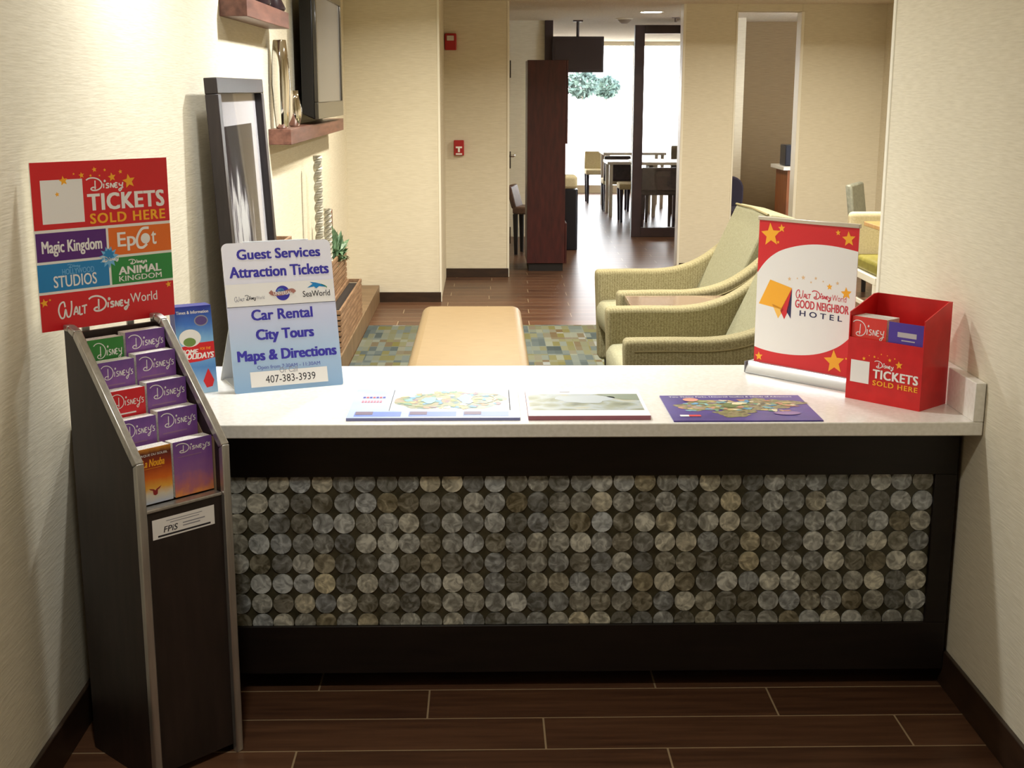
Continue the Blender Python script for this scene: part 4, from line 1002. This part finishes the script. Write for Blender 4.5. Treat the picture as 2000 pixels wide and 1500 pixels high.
# ================================================================== HALL
REDP = pm('alarm_red', S(170, 26, 30), 0.4)
al = thing('fire_strobe', 'red fire alarm strobe high on the wall above pull station', 'alarm', (-0.222, 7.7195, 1.935))
MB().box(-0.048, 0.048, -0.045, 0, -0.066, 0.066).build('housing', REDP, al, 0.008)
MB().box(-0.03, 0.028, -0.058, -0.0455, 0.008, 0.048).build('strobe_lens', pm('lens', S(206, 196, 190), 0.2), al, 0.004)
ps = thing('fire_pull_station', 'red fire pull station with white T handle on the wall', 'alarm', (-0.16, 7.7195, 1.083))
MB().box(-0.042, 0.042, -0.04, 0, -0.062, 0.062).build('housing', REDP, ps, 0.005)
m = MB(); m.box(-0.026, 0.026, -0.05, -0.0405, -0.002, 0.012); m.box(-0.008, 0.008, -0.05, -0.0405, -0.034, -0.002); m.build('handle', PWHITE, ps)
m = MB(); m.box(-0.026, 0.026, -0.044, -0.0405, -0.056, -0.044); m.build('lettering_plate', PWHITE, ps)
CHERRY = noisy('dark_cherry', [(0.3, S(52, 20, 22)), (0.7, S(74, 30, 29))], (6, 6, 1), 6, 4, 0.35)
cab = thing('tall_cabinet', 'tall dark cherry cabinet standing at the mouth of the hall', 'cabinet', (0.585, 8.35, 0))
MB().box(-0.165, 0.165, -0.28, 0.28, 0.07, 1.80).build('body', CHERRY, cab, 0.003)
MB().box(-0.15, 0.15, -0.26, 0.26, 0, 0.07).build('plinth', pm('plinth_black', S(20, 14, 14), 0.5), cab)
MB().box(0.166, 0.182, -0.28, 0.28, 0.07, 0.42).build('side_door', CHERRY, cab, 0.002); MB().box(0.166, 0.182, -0.28, 0.28, 1.1, 1.80).build('side_door', CHERRY, cab, 0.002)
bn = thing('waste_bin', 'black waste bin with cream domed lid behind the tall cabinet', 'bin', (0.84, 9.75, 0))
MB().prism(rrect(0.13, 0.15, 0.03), (0, 0, 0.0), (1, 0, 0), (0, 1, 0), (0, 0, 0.60)).build('body', pm('bin_black', S(20, 22, 34), 0.2), bn, 0.008)
MB().prism(rrect(0.125, 0.145, 0.04), (0, 0, 0.601), (1, 0, 0), (0, 1, 0), (0, 0, 0.13)).build('lid', CREAMF, bn, 0.03, 4)
bc = thing('dining_chair', 'brown chair half hidden behind the tall cherry cabinet', 'chair', (0.50, 9.35, 0))
BRW = noisy('brown_vinyl', [(0.3, S(72, 50, 38)), (0.7, S(96, 70, 54))], (1, 1, 1), 30, 2, 0.4)
diner(bc, BRW, BRW, DARK_WOOD, sw=0.30, bh=0.66, facing=1); bc.rotation_euler = (0, 0, math.radians(75))
hs = thing('hanging_screen', 'dark television hung from the ceiling before bright windows', 'television', (1.03, 10.74, 1.73))
MB().box(-0.27, 0.27, -0.03, 0.03, 0, 0.365).build('housing', pm('screen_brown', S(46, 36, 40), 0.35), hs, 0.006)
MB().box(-0.245, 0.245, -0.036, -0.031, 0.03, 0.34).build('screen', pm('screen_dark', S(52, 42, 46), 0.2), hs)
m = MB(); m.tube([(0.0, 0.04, 0.18), (0.0, 0.04, 0.53)], 0.015, 8); m.box(-0.05, 0.05, 0, 0.08, 0.515, 0.53); m.build('ceiling_mount', FRAME, hs)
dl = thing('recessed_light', 'round white recessed light glowing in the hall ceiling', 'light', (1.602, 9.223, 2.2595))
MB().lathe([(0.085, 0), (0.115, -0.004), (0.115, 0.0)], (0, 0, 0), 32).build('trim_ring', WHITE_TRIM, dl, smooth=True)
MB().lathe([(0.0, -0.0045), (0.098, -0.0045), (0.098, -0.0042), (0, -0.0042)], (0, 0, 0), 32).build('diffuser', pm('lamp_glow', (1, 0.95, 0.85, 1), 0.5, emit=18.0), dl)
l_ = down_light('hall_lamp', 1.602, 9.223, 2.245, 18, WARM, 0.18)
sd = thing('smoke_detector', 'white domed smoke detector on ceiling near hanging screen', 'detector', (1.477, 10.4, 2.2595))
MB().lathe([(0.0, -0.05), (0.03, -0.05), (0.05, -0.035), (0.075, -0.01), (0.075, 0.0), (0, 0)], (0, 0, 0), 24).build('body', pm('detector_plastic', S(150, 136, 122), 0.5), sd, smooth=True)
MB().lathe([(0.076, -0.012), (0.088, -0.006), (0.088, 0.0), (0.076, 0)], (0, 0, 0), 24).build('base_ring', WHITE_TRIM, sd)
spk = thing('sprinkler', 'small ceiling sprinkler head beside the glass door top', 'sprinkler', (1.97, 10.2, 2.2595))
MB().lathe([(0.04, 0), (0.042, -0.006), (0.012, -0.008), (0.012, -0.04), (0.02, -0.042), (0, -0.046)], (0, 0, 0), 16).build('head', pm('sprinkler_metal', S(120, 104, 96), 0.4, 0.6), spk)
# corridor pieces seen through the opening
cs = thing('service_counter', 'small wooden counter with pale top seen through the doorway', 'counter', (3.35, 9.6, 0))
MB().box(-0.38, 0.4, -0.25, 0.25, 0, 0.80).build('body', noisy('amber_wood', [(0.3, S(120, 66, 30)), (0.7, S(150, 88, 44))], (6, 6, 1), 5, 3, 0.4), cs)
MB().box(-0.43, 0.43, -0.29, 0.29, 0.80, 0.835).build('top', STONE, cs, 0.003)
cm = thing('coffee_machine', 'dark boxy machine on the small counter through the doorway', 'machine', (3.11, 9.55, 0.8355))
MB().box(-0.15, 0.15, -0.12, 0.12, 0, 0.2).build('body', pm('machine_dark', S(34, 38, 52), 0.3), cm, 0.01)
MB().box(-0.1, 0.1, -0.125, -0.1205, 0.05, 0.12).build('panel', pm('machine_panel', S(56, 62, 76), 0.25), cm)
oc = thing('office_chair', 'dark rounded chair just inside the doorway, behind an armchair', 'chair', (2.44, 9.05, 0))
DKF = pm('dark_fabric', S(34, 26, 44), 0.8)
MB().box(-0.16, 0.10, -0.2, 0.2, 0.40, 0.47).build('seat', DKF, oc, 0.03, 3)
MB().prism(rrect(0.13, 0.17, 0.12), (-0.04, 0.19, 0.58), (1, 0, 0), (0, 0, 1), (0, 0.05, 0)).build('backrest', DKF, oc, 0.015)
MB().lathe([(0.14, 0), (0.14, 0.03), (0.025, 0.05), (0.025, 0.40)], (0, 0, 0), 16).build('pedestal', BLK, oc, smooth=True)
MB().box(-0.06, -0.02, 0.20, 0.23, 0.42, 0.55).build('back_support', BLK, oc)
# breakfast room: tables and chairs
GRAPH = noisy('graphite_vinyl', [(0.3, S(58, 50, 54)), (0.7, S(78, 68, 70))], (1, 1, 1), 30, 2, 0.4)
TABW = pm('laminate_white', S(226, 222, 214), 0.25)
PLUM = pm('plum_leg', S(46, 34, 48), 0.4)
def table(label, loc, hx, hy, hz=0.75):
    o = thing('dining_table', label, 'table', loc, 0, 'breakfast room tables')
    MB().box(-hx, hx, -hy, hy, hz - .035, hz).build('table_top', TABW, o, 0.004)
    for x in (-hx + .05, hx - .05):
        for y in (-hy + .05, hy - .05): MB().box(x - .022, x + .022, y - .022, y + .022, 0, hz - .035).build('leg', TABW, o)
    return o
table('white breakfast table behind the glass door', (2.25, 12.6, 0), 0.42, 0.36, 0.72)
table('white breakfast table in the open bay, nearer the hall', (1.90, 13.4, 0), 0.32, 0.30, 0.68)
table('white breakfast table in the open bay, near the windows', (2.05, 14.6, 0), 0.42, 0.36, 0.74)
diner(thing('dining_chair', 'dark grey chair close behind the glass door', 'chair', (2.02, 11.75, 0), 0, 'breakfast room chairs'), GRAPH, GRAPH, PLUM, sw=0.42, sh=0.46, bh=0.70, facing=-1, lean_=0.0)
diner(thing('dining_chair', 'dark chair across the table behind the glass door', 'chair', (2.62, 13.3, 0), 0, 'breakfast room chairs'), GRAPH, GRAPH, PLUM, sw=0.40, sh=0.46, bh=0.86, facing=1)
diner(thing('dining_chair', 'dark chair at bay edge, beside the glass door frame', 'chair', (1.84, 12.55, 0), math.radians(90), 'breakfast room chairs'), CREAMF, GRAPH, PLUM, sw=0.36, sh=0.46, bh=0.68, facing=-1, lean_=0.0)
diner(thing('dining_chair', 'dark-backed chair at the middle table of the bay', 'chair', (1.77, 13.95, 0), 0, 'breakfast room chairs'), CREAMF, GRAPH, PLUM, sw=0.36, sh=0.42, bh=0.72, facing=-1, lean_=0.0)
diner(thing('dining_chair', 'cream chair out in the sunlit bay by the windows', 'chair', (1.66, 15.3, 0), 0, 'breakfast room chairs'), CREAMF, CREAMF, PLUM, sw=0.38, sh=0.46, bh=0.70, facing=1)
